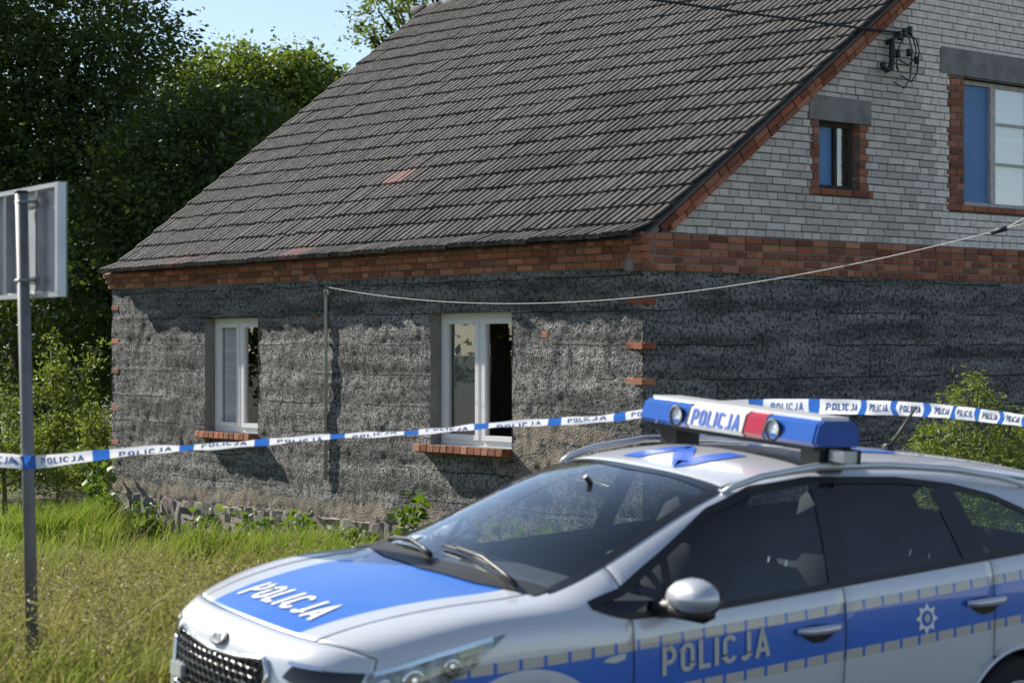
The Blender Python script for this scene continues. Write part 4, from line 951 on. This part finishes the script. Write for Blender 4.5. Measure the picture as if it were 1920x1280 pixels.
def inpoly(x, z):
    c = False; n = len(WPOLY)
    for i in range(n):
        (x1, z1), (x2, z2) = WPOLY[i], WPOLY[(i+1) % n]
        if (z1 > z) != (z2 > z) and x < (x2-x1)*(z-z1)/(z2-z1)+x1: c = not c
    return c
SIDEBAND = {PARTS.index(k) for k in ('front_window', 'rear_window', 'quarter_window', 'pillar', 'front_door', 'rear_door', 'quarter_panel', 'fender')}
PI = PARTS.index
for f in bm.faces:
    c = f.calc_center_median()
    if f.material_index in SIDEBAND and abs(c.y) > .5 and c.z > .85 and c.x > -3.2:
        if inpoly(c.x, c.z): f.material_index = PI('front_window') if c.x > -1.57 else (PI('rear_window') if c.x > -2.365+(c.z-1.07)*.22 else PI('quarter_window'))
        elif f.material_index in (PI('front_window'), PI('rear_window'), PI('quarter_window')):
            f.material_index = PI('pillar') if c.z > 1.13+.05*(-c.x-1.5) or c.x < -2.85 or (c.x > -.9 and c.z > .99) else (PI('fender') if c.x > -.46 else PI('front_door') if c.x > -1.55 else PI('rear_door') if c.x > -2.45 else PI('quarter_panel'))
        elif f.material_index == PI('pillar') and c.z < 1.0 and c.x < -.46: f.material_index = PI('front_door')
WIDX = {PI('front_window'), PI('rear_window'), PI('quarter_window')}
for v_ in bm.verts:      # slide the window outline on to the true curve
    k = {f.material_index in WIDX for f in v_.link_faces}
    if len(k) == 2 and abs(v_.co.y) > .5:
        best = None; p = Vector((v_.co.x, v_.co.z))
        for i in range(len(WPOLY)):
            a, b_ = Vector(WPOLY[i]), Vector(WPOLY[(i+1) % len(WPOLY)]); tt = max(0, min(1, (p-a).dot(b_-a)/(b_-a).length_squared)); q = a.lerp(b_, tt)
            if best is None or (q-p).length < (best-p).length: best = q
        if (best-p).length < .03:
            sd = 1 if v_.co.y > 0 else -1; h_, n_, i_, d_ = BVH.ray_cast(Vector((best.x, 3*sd, best.y)), Vector((0, -sd, 0)))
            if h_: v_.co = h_
bm.normal_update()
def split_part(idx, side):
    b2 = bm.copy(); b2.faces.ensure_lookup_table()
    rm = [f for f in b2.faces if f.material_index != idx or (side and (f.calc_center_median().y > 0) != (side > 0))]
    bmesh.ops.delete(b2, geom=rm, context='FACES'); return b2
GL = {'windshield': 'car_glass', 'front_window': 'car_glass_dark', 'rear_window': 'car_glass_dark', 'quarter_window': 'car_glass', 'tail_window': 'car_glass'}
CP = {}
for idx, nm in enumerate(PARTS):
    for side in ((0,) if nm in ('hood', 'windshield', 'roof', 'bumper', 'tailgate', 'tail_window') else (1, -1)):
        b2 = split_part(idx, side)
        if not b2.faces: b2.free(); continue
        if nm == 'bumper':     # front and rear bumper are separate parts
            pass
        if nm not in GL:
            loose = [f for f in b2.faces if sum(e.is_boundary for e in f.edges) >= 3]      # stray single faces
            if loose: bmesh.ops.delete(b2, geom=loose, context='FACES')
            b2.normal_update(); nb = {}; be = [e for e in b2.edges if e.is_boundary]; bvs = {v_ for e in be for v_ in e.verts}
            for v_ in bvs:
                inn = [e.other_vert(v_).co for e in v_.link_edges if e.other_vert(v_) not in bvs]
                tgt = sum(inn, Vector())/len(inn) if inn else v_.co.copy(); d_ = tgt-v_.co
                nb[v_] = (v_.co.copy(), d_.normalized()*.0030 if d_.length > 1e-6 else Vector(), v_.normal.copy())
            lips = []; newv = {v_: b2.verts.new(c_-n_*.006) for v_, (c_, d_, n_) in nb.items()}
            for v_, (c_, d_, n_) in nb.items(): v_.co = c_+d_
            for e in be:
                a, b_ = e.verts; f0 = e.link_faces[0]; lo_ = [l_ for l_ in f0.loops if l_.edge == e][0]; a, b_ = lo_.vert, lo_.link_loop_next.vert
                ff_ = b2.faces.new((b_, a, newv[a], newv[b_])); ff_.smooth = False; lips.append(ff_)
            for f in b2.faces: f.material_index = 0
            for f in lips: f.material_index = 1
            b2.normal_update()
        sets = [('x', None)]
        if nm == 'bumper': sets = [('front_bumper', lambda f: f.calc_center_median().x > 0), ('rear_bumper', lambda f: f.calc_center_median().x < 0)]
        for nm2, test in sets:
            b3 = b2.copy()
            if test: bmesh.ops.delete(b3, geom=[f for f in b3.faces if not test(f)], context='FACES')
            m3 = bpy.data.meshes.new(nm if not test else nm2); b3.to_mesh(m3); b3.free()
            mi = [p.material_index if nm not in GL else 0 for p in m3.polygons]; m3.materials.clear(); m3.materials.append(MAT[GL.get(nm, 'paint_hood' if nm == 'hood' else 'paint')])
            if nm not in GL: m3.materials.append(MAT['trim'])
            m3.polygons.foreach_set('material_index', mi); m3.polygons.foreach_set('use_smooth', [q == 0 for q in mi])
            CP[(nm if not test else nm2, side)] = link(bpy.data.objects.new(nm if not test else nm2, m3), CAR)
        b2.free()
# inner lining: everything that is not glass, 14 mm inside
b2 = bm.copy(); bmesh.ops.delete(b2, geom=[f for f in b2.faces if PARTS[f.material_index] in GL], context='FACES'); b2.normal_update()
for v_ in b2.verts: v_.co -= v_.normal*.014
m3 = bpy.data.meshes.new('body_lining'); b2.to_mesh(m3); b2.free(); m3.materials.clear(); m3.materials.append(MAT['inner']); m3.polygons.foreach_set('material_index', [0]*len(m3.polygons)); link(bpy.data.objects.new('body_lining', m3), CAR)
mb = MB(); mb.box(-3.4, .75, -.72, .72, .20, .24); mb.build('floor_pan', MAT['inner'], CAR)
# --- projection of flat outlines on to the body
def cast(u, v_, axis, off, side=1):
    if axis == 'y': o, d = Vector((u, 3*side, v_)), Vector((0, -side, 0))
    elif axis == 'z': o, d = Vector((u, v_, 3)), Vector((0, 0, -1))
    else: o, d = Vector((3, u, v_)), Vector((-1, 0, 0))
    h, n, i, dist = BVH.ray_cast(o, d)
    if h is None: return None
    if n.dot(d) > 0: n = -n
    return h+n*off
def decal(name, pts, faces, axis, off, mat, side=1, parent=None, thick=0.0):
    V = []; last = None
    for u, v_ in pts:
        p = cast(u, v_, axis, off, side); p = p if p is not None else last; last = p; V.append(p)
    if any(p is None for p in V): V = [p or Vector((0, 0, 0)) for p in V]
    return mobj(name, V, faces, mat, parent or CAR, True)
def poly_patch(poly, n=10):
    """quad strip patch from two matching polylines"""
    A, B = poly; pts = []; fs = []
    for i in range(len(A)):
        for k in range(n+1): f = k/n; pts.append((A[i][0]*(1-f)+B[i][0]*f, A[i][1]*(1-f)+B[i][1]*f))
    for i in range(len(A)-1):
        for k in range(n): a = i*(n+1)+k; fs.append((a, a+1, a+n+2, a+n+1))
    return pts, fs
def resample(P, n):
    P = [Vector((p[0], p[1])) for p in P]; S = [0]
    for a, b_ in zip(P[:-1], P[1:]): S.append(S[-1]+(b_-a).length)
    out = []
    for k in range(n+1):
        s = S[-1]*k/n; i = max(q for q in range(len(S)-1) if S[q] <= s+1e-9); f = (s-S[i])/max(S[i+1]-S[i], 1e-9); q = P[i].lerp(P[i+1], min(f, 1)); out.append((q.x, q.y))
    return out
def strip(name, line, w, axis, off, mat, side=1, n=40, parent=None, nw=2):
    """band of width w in the projection plane along a polyline"""
    L = resample(line, n); A = []; B = []
    for i, p in enumerate(L):
        a, b_ = L[max(i-1, 0)], L[min(i+1, n)]; d = Vector((b_[0]-a[0], b_[1]-a[1])).normalized(); A.append((p[0]-d.y*w/2, p[1]+d.x*w/2)); B.append((p[0]+d.y*w/2, p[1]-d.x*w/2))
    pts, fs = poly_patch((A, B), nw); return decal(name, pts, fs, axis, off, mat, side, parent)
def text_decal(name, origin, ux, vy, width, height, axis, off, mat, side=1, parent=None, txt=None):
    T, Fc = txt or (TXT, TXF); pts = [(origin[0]+ux[0]*x*width+vy[0]*y*height, origin[1]+ux[1]*x*width+vy[1]*y*height) for x, y in T]
    return decal(name, pts, Fc, axis, off, mat, side, parent)
for side in (1, -1):
    S = lambda nm, line, w, off, mat, n=40: strip(nm, line, w, 'y', off, MAT[mat], side, n)
    # window trims: belt moulding, upper moulding, pillars
    belt = BELT; _b = [(-.30, .955), (-.40, .925), (-.47, .915), (-.90, .937), (-1.45, .990), (-2.05, 1.046), (-2.45, 1.082), (-2.80, 1.112)]
    upper = UPPER; _u = [(-.30, .962), (-.46, 1.0), (-.70, 1.125), (-.985, 1.285), (-1.234, 1.368), (-1.55, 1.405), (-2.05, 1.402), (-2.38, 1.372), (-2.62, 1.325), (-2.80, 1.26), (-2.95, 1.18), (-2.80, 1.112)]
    S('belt_trim', belt, .024, .004, 'trim', 60); S('window_trim', upper, .026, .004, 'trim', 90)
    S('b_pillar', [(-1.548, .998), (-1.592, 1.392)], .115, .0045, 'black_gloss', 14); S('c_pillar', [(-2.365, 1.076), (-2.335, 1.2), (-2.295, 1.370)], .15, .0045, 'black_gloss', 14)
    S('quarter_bar', [(-.655, .93), (-.70, 1.12)], .035, .0045, 'trim', 8)
    # door handles with recess
    for hx, hz in ((-1.405, .822), (-2.385, .893)):
        pts = []; n = 20
        rec = [(hx+.10*math.cos(a), hz+.022*math.sin(a)-(.030*max(0, -math.sin(a))**2)) for a in [2*math.pi*k/n for k in range(n)]]
        decal('handle_recess', [(hx, hz-.01)]+rec, [(0, k+1, (k+1) % n+1) for k in range(n)], 'y', .003, MAT['black_gloss'], side)
        p0, p1, p2 = [cast(hx+d, hz+e, 'y', o, side) for d, e, o in ((.12, .0, .01), (0, .004, .045), (-.12, .012, .01))]
        mb = MB(); mb.tube([p0, p0.lerp(p1, .4)+Vector((0, side*.012, 0)), p1, p1.lerp(p2, .6)+Vector((0, side*.012, 0)), p2], [.012, .018, .019, .018, .012], 10); mb.build('door_handle', MAT['chrome'] if False else MAT['silver'], CAR, True)
    # side indicator
    pts = [(-.315, .757), (-.345, .772), (-.425, .785), (-.42, .762), (-.37, .748)]; decal('side_repeater', pts, [(0, 1, 2, 3, 4)], 'y', .006, MAT['lamp_glass'], side)
    # door lettering and police star
    for (xc, zc) in ((-.872, .765),): text_decal('door_lettering', (xc, zc-.055), ((-1 if side > 0 else 1), .09*(1 if side > 0 else -1)), (0.02 if side > 0 else .02, 1), .545, .112, 'y', .0065, MAT['beige_text'], side)
    n = 16; star = [(-2.026+(.066 if k % 2 == 0 else .042)*math.sin(2*math.pi*k/n), .840+(.068 if k % 2 == 0 else .044)*math.cos(2*math.pi*k/n)) for k in range(n)]
    st = decal('police_star', [(-2.026, .84)]+star, [(0, k+1, (k+1) % n+1) for k in range(n)], 'y', .004, MAT['white_cover'], side)
    decal('star_field', [(-2.026+.034*math.sin(k*.3927), .84+.034*math.cos(k*.3927)) for k in range(16)], [tuple(range(16))], 'y', .0055, MAT['blue_text'], side, st); decal('star_centre', [(-2.026+.017*math.sin(k*.785), .842+.019*math.cos(k*.785)) for k in range(8)], [tuple(range(8))], 'y', .007, MAT['beige_text'], side, st)
    # mirror
    ms = MB(); prof = [(.0, .0), (.35, .55), (.7, .9), (1.0, 1.0), (.85, .98), (.0, .90)]
    mc = Vector((-.665, side*.985, 1.005)) if side > 0 else Vector((-.76, -.925, .985)); vs = []; fs = []; nu, nv = 14, 8
    for a in range(nv+1):
        ph = math.pi*a/nv
        for k in range(nu):
            th = 2*math.pi*k/nu; xx = math.cos(ph); rr = math.sin(ph)**.75
            yy = rr*math.cos(th); zz = rr*math.sin(th); vs.append(mc+Vector((xx*(.10 if xx > 0 else .05), side*(yy*.145+.02*xx), zz*(.078 if zz > 0 else .062)+.008*yy)))
    for a in range(nv):
        for k in range(nu): fs.append((a*nu+k, a*nu+(k+1) % nu, (a+1)*nu+(k+1) % nu, (a+1)*nu+k))
    mo = mobj('door_mirror', vs, fs, MAT['silver'], CAR, True)
    mb = MB(); mb.tube([(-.60, side*.83, .945), (-.64, side*.90, .950), (-.66, side*.96, .962)], [.045, .035, .04], 10); mb.build('mirror_foot', MAT['trim'], mo, True)
    mb = MB(); mb.lathe([(0, 0), (.075, .002), (.09, .012)], 16, 'x', (0, 0, 0)); mg = mb.build('mirror_glass', MAT['chrome'], mo, True); mg.location = (-.722 if side > 0 else -.80, side*.985 if side > 0 else -.90, 1.008 if side > 0 else .985); mg.scale = (1, 1.25, .75)
    mb = MB(); mb.tube([(-.62, side*.90, .944), (-.67, side*1.04, .947), (-.70, side*1.07, .95)], [.03, .035, .012], 8); mb.build('mirror_base', MAT['trim'], mo, True)
    # roof rail
    R_ = [cast(x, side*.585, 'z', o) for x, o in ((-1.10, .004), (-1.16, .020), (-1.30, .034), (-1.6, .042), (-2.0, .044), (-2.4, .042), (-2.7, .034), (-2.86, .018), (-2.92, .003))]
    mb = MB(); mb.tube(R_, [.010, .015, .017, .017, .017, .017, .017, .014, .008], 8); mb.build('roof_rail', MAT['silver'], CAR, True)
    strip('roof_seam', [(-1.12, side*.555), (-1.5, side*.548), (-2.4, side*.54), (-3.1, side*.53)], .016, 'z', .003, MAT['trim'], 1, 40)
    # headlight: dark housing, chrome bowls, lens
    out_ = [(.10, .878), (.22, .852), (.38, .815), (.52, .775), (.62, .735)]; inn = [(.115, .868), (.25, .755), (.42, .67), (.55, .625), (.645, .605)]
    pts, fs = poly_patch((resample(out_, 14), resample(inn, 14)), 6)
    hl = decal('headlight', pts, fs, 'y', .004, MAT['lamp_bowl'], side)
    for (x_, z_, r_) in ((.47, .715, .048), (.33, .765, .034), (.57, .69, .036)):
        c_ = cast(x_, z_, 'y', .004, side); mb = MB(); mb.lathe([(r_, .0), (r_*.96, .012), (r_*.7, .006), (.0, .02)], 16, 'y', (0, 0, 0)); q = mb.build('reflector', MAT['chrome'], hl, True); q.location = c_; q.scale = (1, side, 1)
    strip('headlight_strip', [(.16, .862), (.38, .808), (.60, .738)], .016, 'y', .008, MAT['chrome'], side, 20, hl); strip('turn_bulb', [(.20, .835), (.30, .805)], .022, 'y', .009, MAT['amber'], side, 8, hl)
    decal('headlight_lens', pts, fs, 'y', .016, MAT['car_glass'], side, hl)
    # inner corner of the headlight wraps on to the front
    pts, fs = poly_patch((resample([(side*.50, .735), (side*.60, .735), (side*.72, .74)], 8), resample([(side*.47, .69), (side*.60, .655), (side*.72, .635)], 8)), 5); hf = decal('headlight_inner', pts, fs, 'x', .004, MAT['black_gloss'], 1, hl); strip('headlight_edge', [(side*.48, .742), (side*.62, .742)], .014, 'x', .008, MAT['chrome'], 1, 10, hl)
    # wheel-arch lips, wheels
    for a, zc, r in ARCH:
        pl = [cast(a+(r+.004)*math.cos(q), zc+(r+.004)*math.sin(q), 'y', .0, side) for q in [math.pi*(.02+.96*k/28) for k in range(29)]]; pl = [p for p in pl if p is not None]
        mb = MB(); mb.tube(pl, .012, 6); mb.build('arch_lip', MAT['paint'], CAR, True)
        mb = MB(); mb.lathe([(.40, -.14), (.40, .0)], 30, 'y', (a, side*.74 if side > 0 else -.60, zc)); mb.build('wheel_well', MAT['inner'], CAR, True)
        wl = link(bpy.data.objects.new('wheel', None), CAR); wl.location = (a, side*.775, .315); wl.scale = (1, side, 1)
        mb = MB(); mb.lathe([(.215, -.10), (.27, -.11), (.305, -.10), (.315, -.06), (.315, .06), (.305, .095), (.27, .105), (.215, .095)], 36, 'y'); mb.build('tyre', MAT['tyre'], wl, True)
        mb = MB(); mb.lathe([(.21, -.08), (.215, .09), (.20, .085), (.19, .03)], 30, 'y')
        for k in range(10):
            q = 2*math.pi*k/10; mb.tube([(.05*math.cos(q), .055, .05*math.sin(q)), (.20*math.cos(q+.1), .07, .20*math.sin(q+.1))], [.022, .014], 6)
        mb.lathe([(.0, .075), (.055, .07), (.06, .04)], 14, 'y'); mb.build('rim', MAT['silver'], wl, True)
# bonnet lettering, roof letter
text_decal('bonnet_lettering', (.645, -.01), (0, 1), (-1, 0), .63, .150, 'z', .004, MAT['white_text'])
NT = text_mesh('N', .15)
text_decal('roof_letter', (-1.20, -.02), (0, 1), (-1, 0), .46, .34, 'z', .004, MAT['blue_text'], txt=NT)
text_decal('roof_letter', (-2.15, .0), (0, 1), (-1, 0), .40, .34, 'z', .004, MAT['blue_text'], txt=NT)
# grille
gr_o = [(-.40, .69), (-.36, .735), (-.20, .715), (0, .705), (.20, .715), (.36, .735), (.40, .69)]; gr_i = [(-.38, .56), (-.34, .52), (-.20, .508), (0, .505), (.20, .508), (.34, .52), (.38, .56)]
pts, fs = poly_patch((resample(gr_o, 30), resample(gr_i, 30)), 6); gl_ = decal('grille', pts, fs, 'x', .004, MAT['trim'])
ol = gr_o+gr_i[::-1]+[gr_o[0]]; rp = [cast(y, z, 'x', .010) for y, z in resample(ol, 80)]; mb = MB(); mb.tube(rp, .010, 6); mb.build('grille_surround', MAT['chrome'], gl_, True)
mb = MB()
for r_ in range(7):
    for c_ in range(-8, 9):
        y_ = c_*.048+(.024 if r_ % 2 else 0); z_ = .525+r_*.030
        if abs(y_) > .355 or z_ > .695+.06*abs(y_): continue
        hx = [cast(y_+.0255*math.cos(q), z_+.0180*math.sin(q), 'x', .012) for q in [math.pi/6+k*math.pi/3 for k in range(7)]]
        if all(hx): mb.tube(hx, .0055, 5, False)
tag(mb.build('grille_mesh', MAT['black_gloss'], gl_, True), kind='stuff')
n = 20; bc = cast(0, .778, 'x', .006)
bd = decal('badge', [(.0+.062*math.cos(2*math.pi*k/n), .752+.030*math.sin(2*math.pi*k/n)) for k in range(n)]+[(0, .752)], [(k, (k+1) % n, n) for k in range(n)], 'x', .012, MAT['trim']); decal('badge_field', [(.0+.052*math.cos(2*math.pi*k/n), .752+.023*math.sin(2*math.pi*k/n)) for k in range(n)]+[(0, .752)], [(k, (k+1) % n, n) for k in range(n)], 'x', .0155, MAT['silver'], 1, bd)
KT = text_mesh('KIV', .17, .12); text_decal('badge_lettering', (0, .739), (1, 0), (0, 1), .066, .026, 'x', .0185, MAT['trim'], 1, bd, KT)
pts, fs = poly_patch((resample([(-.62, .38), (-.3, .39), (.3, .39), (.62, .38)], 20), resample([(-.56, .30), (-.3, .285), (.3, .285), (.56, .30)], 20)), 4); decal('lower_intake', pts, fs, 'x', .004, MAT['trim'])
p_ = cast(-.27, .585, 'x', .03); mb = MB(); mb.box(p_.x-.03, p_.x+.01, p_.y-.05, p_.y+.05, .555, .605); mb.build('grille_lamp', MAT['lamp_glass'], CAR)
pts, fs = poly_patch((resample([(-.26, .495), (.26, .495)], 10), resample([(-.26, .395), (.26, .395)], 10)), 2); decal('number_plate', pts, fs, 'x', .012, MAT['white_cover'])
# cowl, wipers
cl = [(-.06, 0)]; pts, fs = poly_patch((resample([(-.135, -.66), (-.045, -.35), (-.015, 0), (-.045, .35), (-.135, .66)], 30), resample([(-.225, -.655), (-.145, -.35), (-.115, 0), (-.145, .35), (-.225, .655)], 30)), 4); decal('cowl', pts, fs, 'z', .005, MAT['trim'])
for sd in (-1,):
    n = 18; cc_ = [(-.205+.115*math.cos(2*math.pi*k/n)-.02*math.sin(2*math.pi*k/n), sd*(.685+.055*math.sin(2*math.pi*k/n))) for k in range(n)]; decal('cowl_corner', cc_+[(-.205, sd*.685)], [(k, (k+1) % n, n) for k in range(n)], 'z', .006, MAT['trim'])
def wiper(line, off=.03):
    P = [cast(x, y, 'z', off) for x, y in line]; mb = MB(); mb.tube(P, [.013]+[.009]*(len(P)-1), 6); wa = mb.build('wiper', MAT['trim'], CAR, True)
    a, b_ = P[-2], P[-1]; return wa
wiper([(-.115, .56), (-.15, .42), (-.185, .22), (-.19, .02)], .028); wiper([(-.10, -.05), (-.14, -.18), (-.19, -.36), (-.20, -.52)], .028)
for ln in ([(-.155, .44), (-.19, .10), (-.20, -.12)], [(-.13, -.12), (-.20, -.40), (-.23, -.62)]):
    P = [cast(x, y, 'z', .016) for x, y in resample(ln, 8)]; mb = MB(); mb.tube(P, .008, 5); mb.build('wiper_blade', MAT['black'], CAR, True)
# windscreen edge band (black frit) and sticker
fr_l = [(-.19, -.655), (-.46, -.632), (-.80, -.592), (-1.085, -.558), (-1.085, -.30), (-1.06, 0), (-1.085, .30), (-1.085, .558), (-.80, .592), (-.46, .632), (-.19, .655)]
strip('windscreen_band', fr_l, .045, 'z', .003, MAT['black_gloss'], 1, 120)
decal('sticker', [(-.22, -.50), (-.22, -.42), (-.28, -.415), (-.28, -.495)], [(0, 1, 2, 3)], 'z', .004, MAT['lamp_glass'])
# antenna
ab = cast(-2.60, 0, 'z', .0); mb = MB(); mb.tube([ab, ab+Vector((-.02, 0, .025))], [.04, .018], 10); an = mb.build('antenna', MAT['trim'], CAR, True); mb = MB(); mb.tube([ab+Vector((-.015, 0, .02)), ab+Vector((-.17, 0, .21))], [.010, .006], 6); mb.build('mast', MAT['black'], an, True)
# cabin: dash, seats, wheel, mirror
mb = MB(); vs = []
prof = [(-.20, .90), (-.45, .955), (-.70, .945), (-.78, .90), (-.78, .70), (-.60, .45)]
for y in (-.70, .70): vs += [(x, y, z) for x, z in prof]
k = len(prof); mb.add(vs, [(i, i+1, k+i+1, k+i) for i in range(k-1)]); mb.build('dashboard', MAT['inner'], CAR)
def seat(x, y, w_, nm='seat', back=.62):
    root = link(bpy.data.objects.new(nm, None), CAR); root.location = (x, y, .25)
    def cush(name, L):   # rounded slab from centre line points (x,z,halfthick)
        vs = []; fs = []; m = 8
        for (xx, zz, th, ww) in L:
            for k in range(m): a = 2*math.pi*k/m; vs.append((xx+th*math.cos(a)*.9, ww*(1 if math.sin(a) > .3 else -1 if math.sin(a) < -.3 else 0)*(.9+.1*abs(math.sin(a))), zz))
        for i in range(len(L)-1):
            for k in range(m): fs.append((i*m+k, i*m+(k+1) % m, (i+1)*m+(k+1) % m, (i+1)*m+k))
        fs.append(tuple(range(m))); fs.append(tuple((len(L)-1)*m+k for k in range(m)))
        return mobj(name, vs, fs, MAT['seat'], root, True)
    cush('backrest', [(0, .12, .05, w_*.8), (-.03, .25, .09, w_), (-.10, .50, .08, w_), (-.17, .70, .06, w_*.8), (-.19, .76, .02, w_*.5)])
    b_ = MB(); b_.box(-.02, .48, -w_, w_, .08, .22); b_.build('cushion', MAT['seat'], root)
    cush('headrest', [(-.20, .79, .03, w_*.40), (-.215, .84, .05, w_*.5), (-.23, .93, .05, w_*.5), (-.235, .98, .02, w_*.35)])
    p_ = MB(); p_.tube([(-.18, -.06, .7), (-.21, -.06, .84)], .007, 6).tube([(-.18, .06, .7), (-.21, .06, .84)], .007, 6); p_.build('headrest_post', MAT['chrome'], root)
seat(-1.42, .37, .25); seat(-1.42, -.37, .25); seat(-2.30, .36, .27); seat(-2.30, -.36, .27)
sw = MB(); C_ = Vector((-.86, .37, .93)); ax = Vector((-.82, 0, .57)); e1 = Vector((0, 1, 0)); e2 = ax.cross(e1)
sw.tube([C_+(e1*math.cos(a)+e2*math.sin(a))*.185 for a in [2*math.pi*k/24 for k in range(25)]], .016, 8).tube([C_-e1*.18, C_+e1*.18], .02, 6).tube([C_, C_-e2*.18], .02, 6).tube([C_, C_-ax*.3], .03, 8); sw.build('steering_wheel', MAT['trim'], CAR, True)
mb = MB(); q = Vector((-.88, 0, 1.30)); mb.box(q.x-.02, q.x+.02, -.12, .12, q.z-.035, q.z+.035); mb.tube([q, q+Vector((.06, 0, .06))], .012, 6); mb.build('interior_mirror', MAT['trim'], CAR)
# light bar on the roof
LB = link(bpy.data.objects.new('light_bar', None), CAR); LB.location = (-1.70, 0, 1.492); LB['label'] = 'blue and red light bar with a cream lettered panel'
def ext(name, y0, y1, mat, sc_=1.0, parent=None, prof=None):
    prof = prof or [(.115, .055), (.135, .075), (.115, .150), (.085, .168), (-.085, .168), (-.115, .150), (-.135, .075), (-.115, .055)]
    P = [(x*sc_, (z-.11)*sc_+.11) for x, z in prof]; k = len(P); vs = [(x, y, z) for y in (y0, y1) for x, z in P]
    return mobj(name, vs, [(i, (i+1) % k, k+(i+1) % k, k+i) for i in range(k)]+[tuple(range(k-1, -1, -1)), tuple(k+i for i in range(k))], MAT[mat], parent or LB)
ext('blue_dome', -.60, -.262, 'blue_lens'); ext('sign_panel', -.258, .138, 'cream_panel'); ext('red_dome', .142, .276, 'red_lens'); ext('blue_dome', .28, .60, 'blue_lens')
for y0, y1 in ((-.263, -.257), (.137, .143), (.275, .281)): ext('divider', y0, y1, 'trim', 1.025)
ext('end_cap', -.615, -.60, 'blue_lens', .96); ext('end_cap', .60, .615, 'blue_lens', .96)
mb = MB(); mb.box(-.080, .080, -.59, .59, .168, .182); mb.build('top_cover', MAT['white_cover'], LB)
mb = MB(); mb.box(-.11, .11, -.585, .585, .035, .055); mb.build('base_tray', MAT['trim'], LB)
for y in (-.47, .52):
    mb = MB(); mb.box(-.07, .07, y-.06, y+.06, -.055, .036); mb.build('mount', MAT['trim'], LB)
for y in (-.335, .345):
    mb = MB(); mb.lathe([(.0, .128), (.040, .134), (.044, .131), (.0, .131)], 18, 'x', (0, y, .105)); lp = mb.build('spot_lamp', MAT['lamp_glass'], LB, True); mb = MB(); mb.lathe([(.043, .120), (.052, .137), (.043, .140)], 18, 'x', (0, y, .105)); mb.build('lamp_ring', MAT['black'], LB, True)
mb = MB(); mb.box(-.05, .03, .60, .69, -.005, .045); al = mb.build('alley_lamp', MAT['lamp_glass'], LB); mb = MB(); mb.box(-.06, -.05, .59, .70, -.01, .05).box(-.05, .03, .555, .60, -.01, .05); mb.build('lamp_housing', MAT['trim'], LB)
vs = [(.1265+.002, -.06+x*.34, .075+.075*y+.0) for x, y in TXT]; vs = [(.139-.02*((z-.075)/.075)*1.0, y, z) for x_, y, z in vs]; mobj('lettering', vs, TXF, MAT['blue_text'], LB)
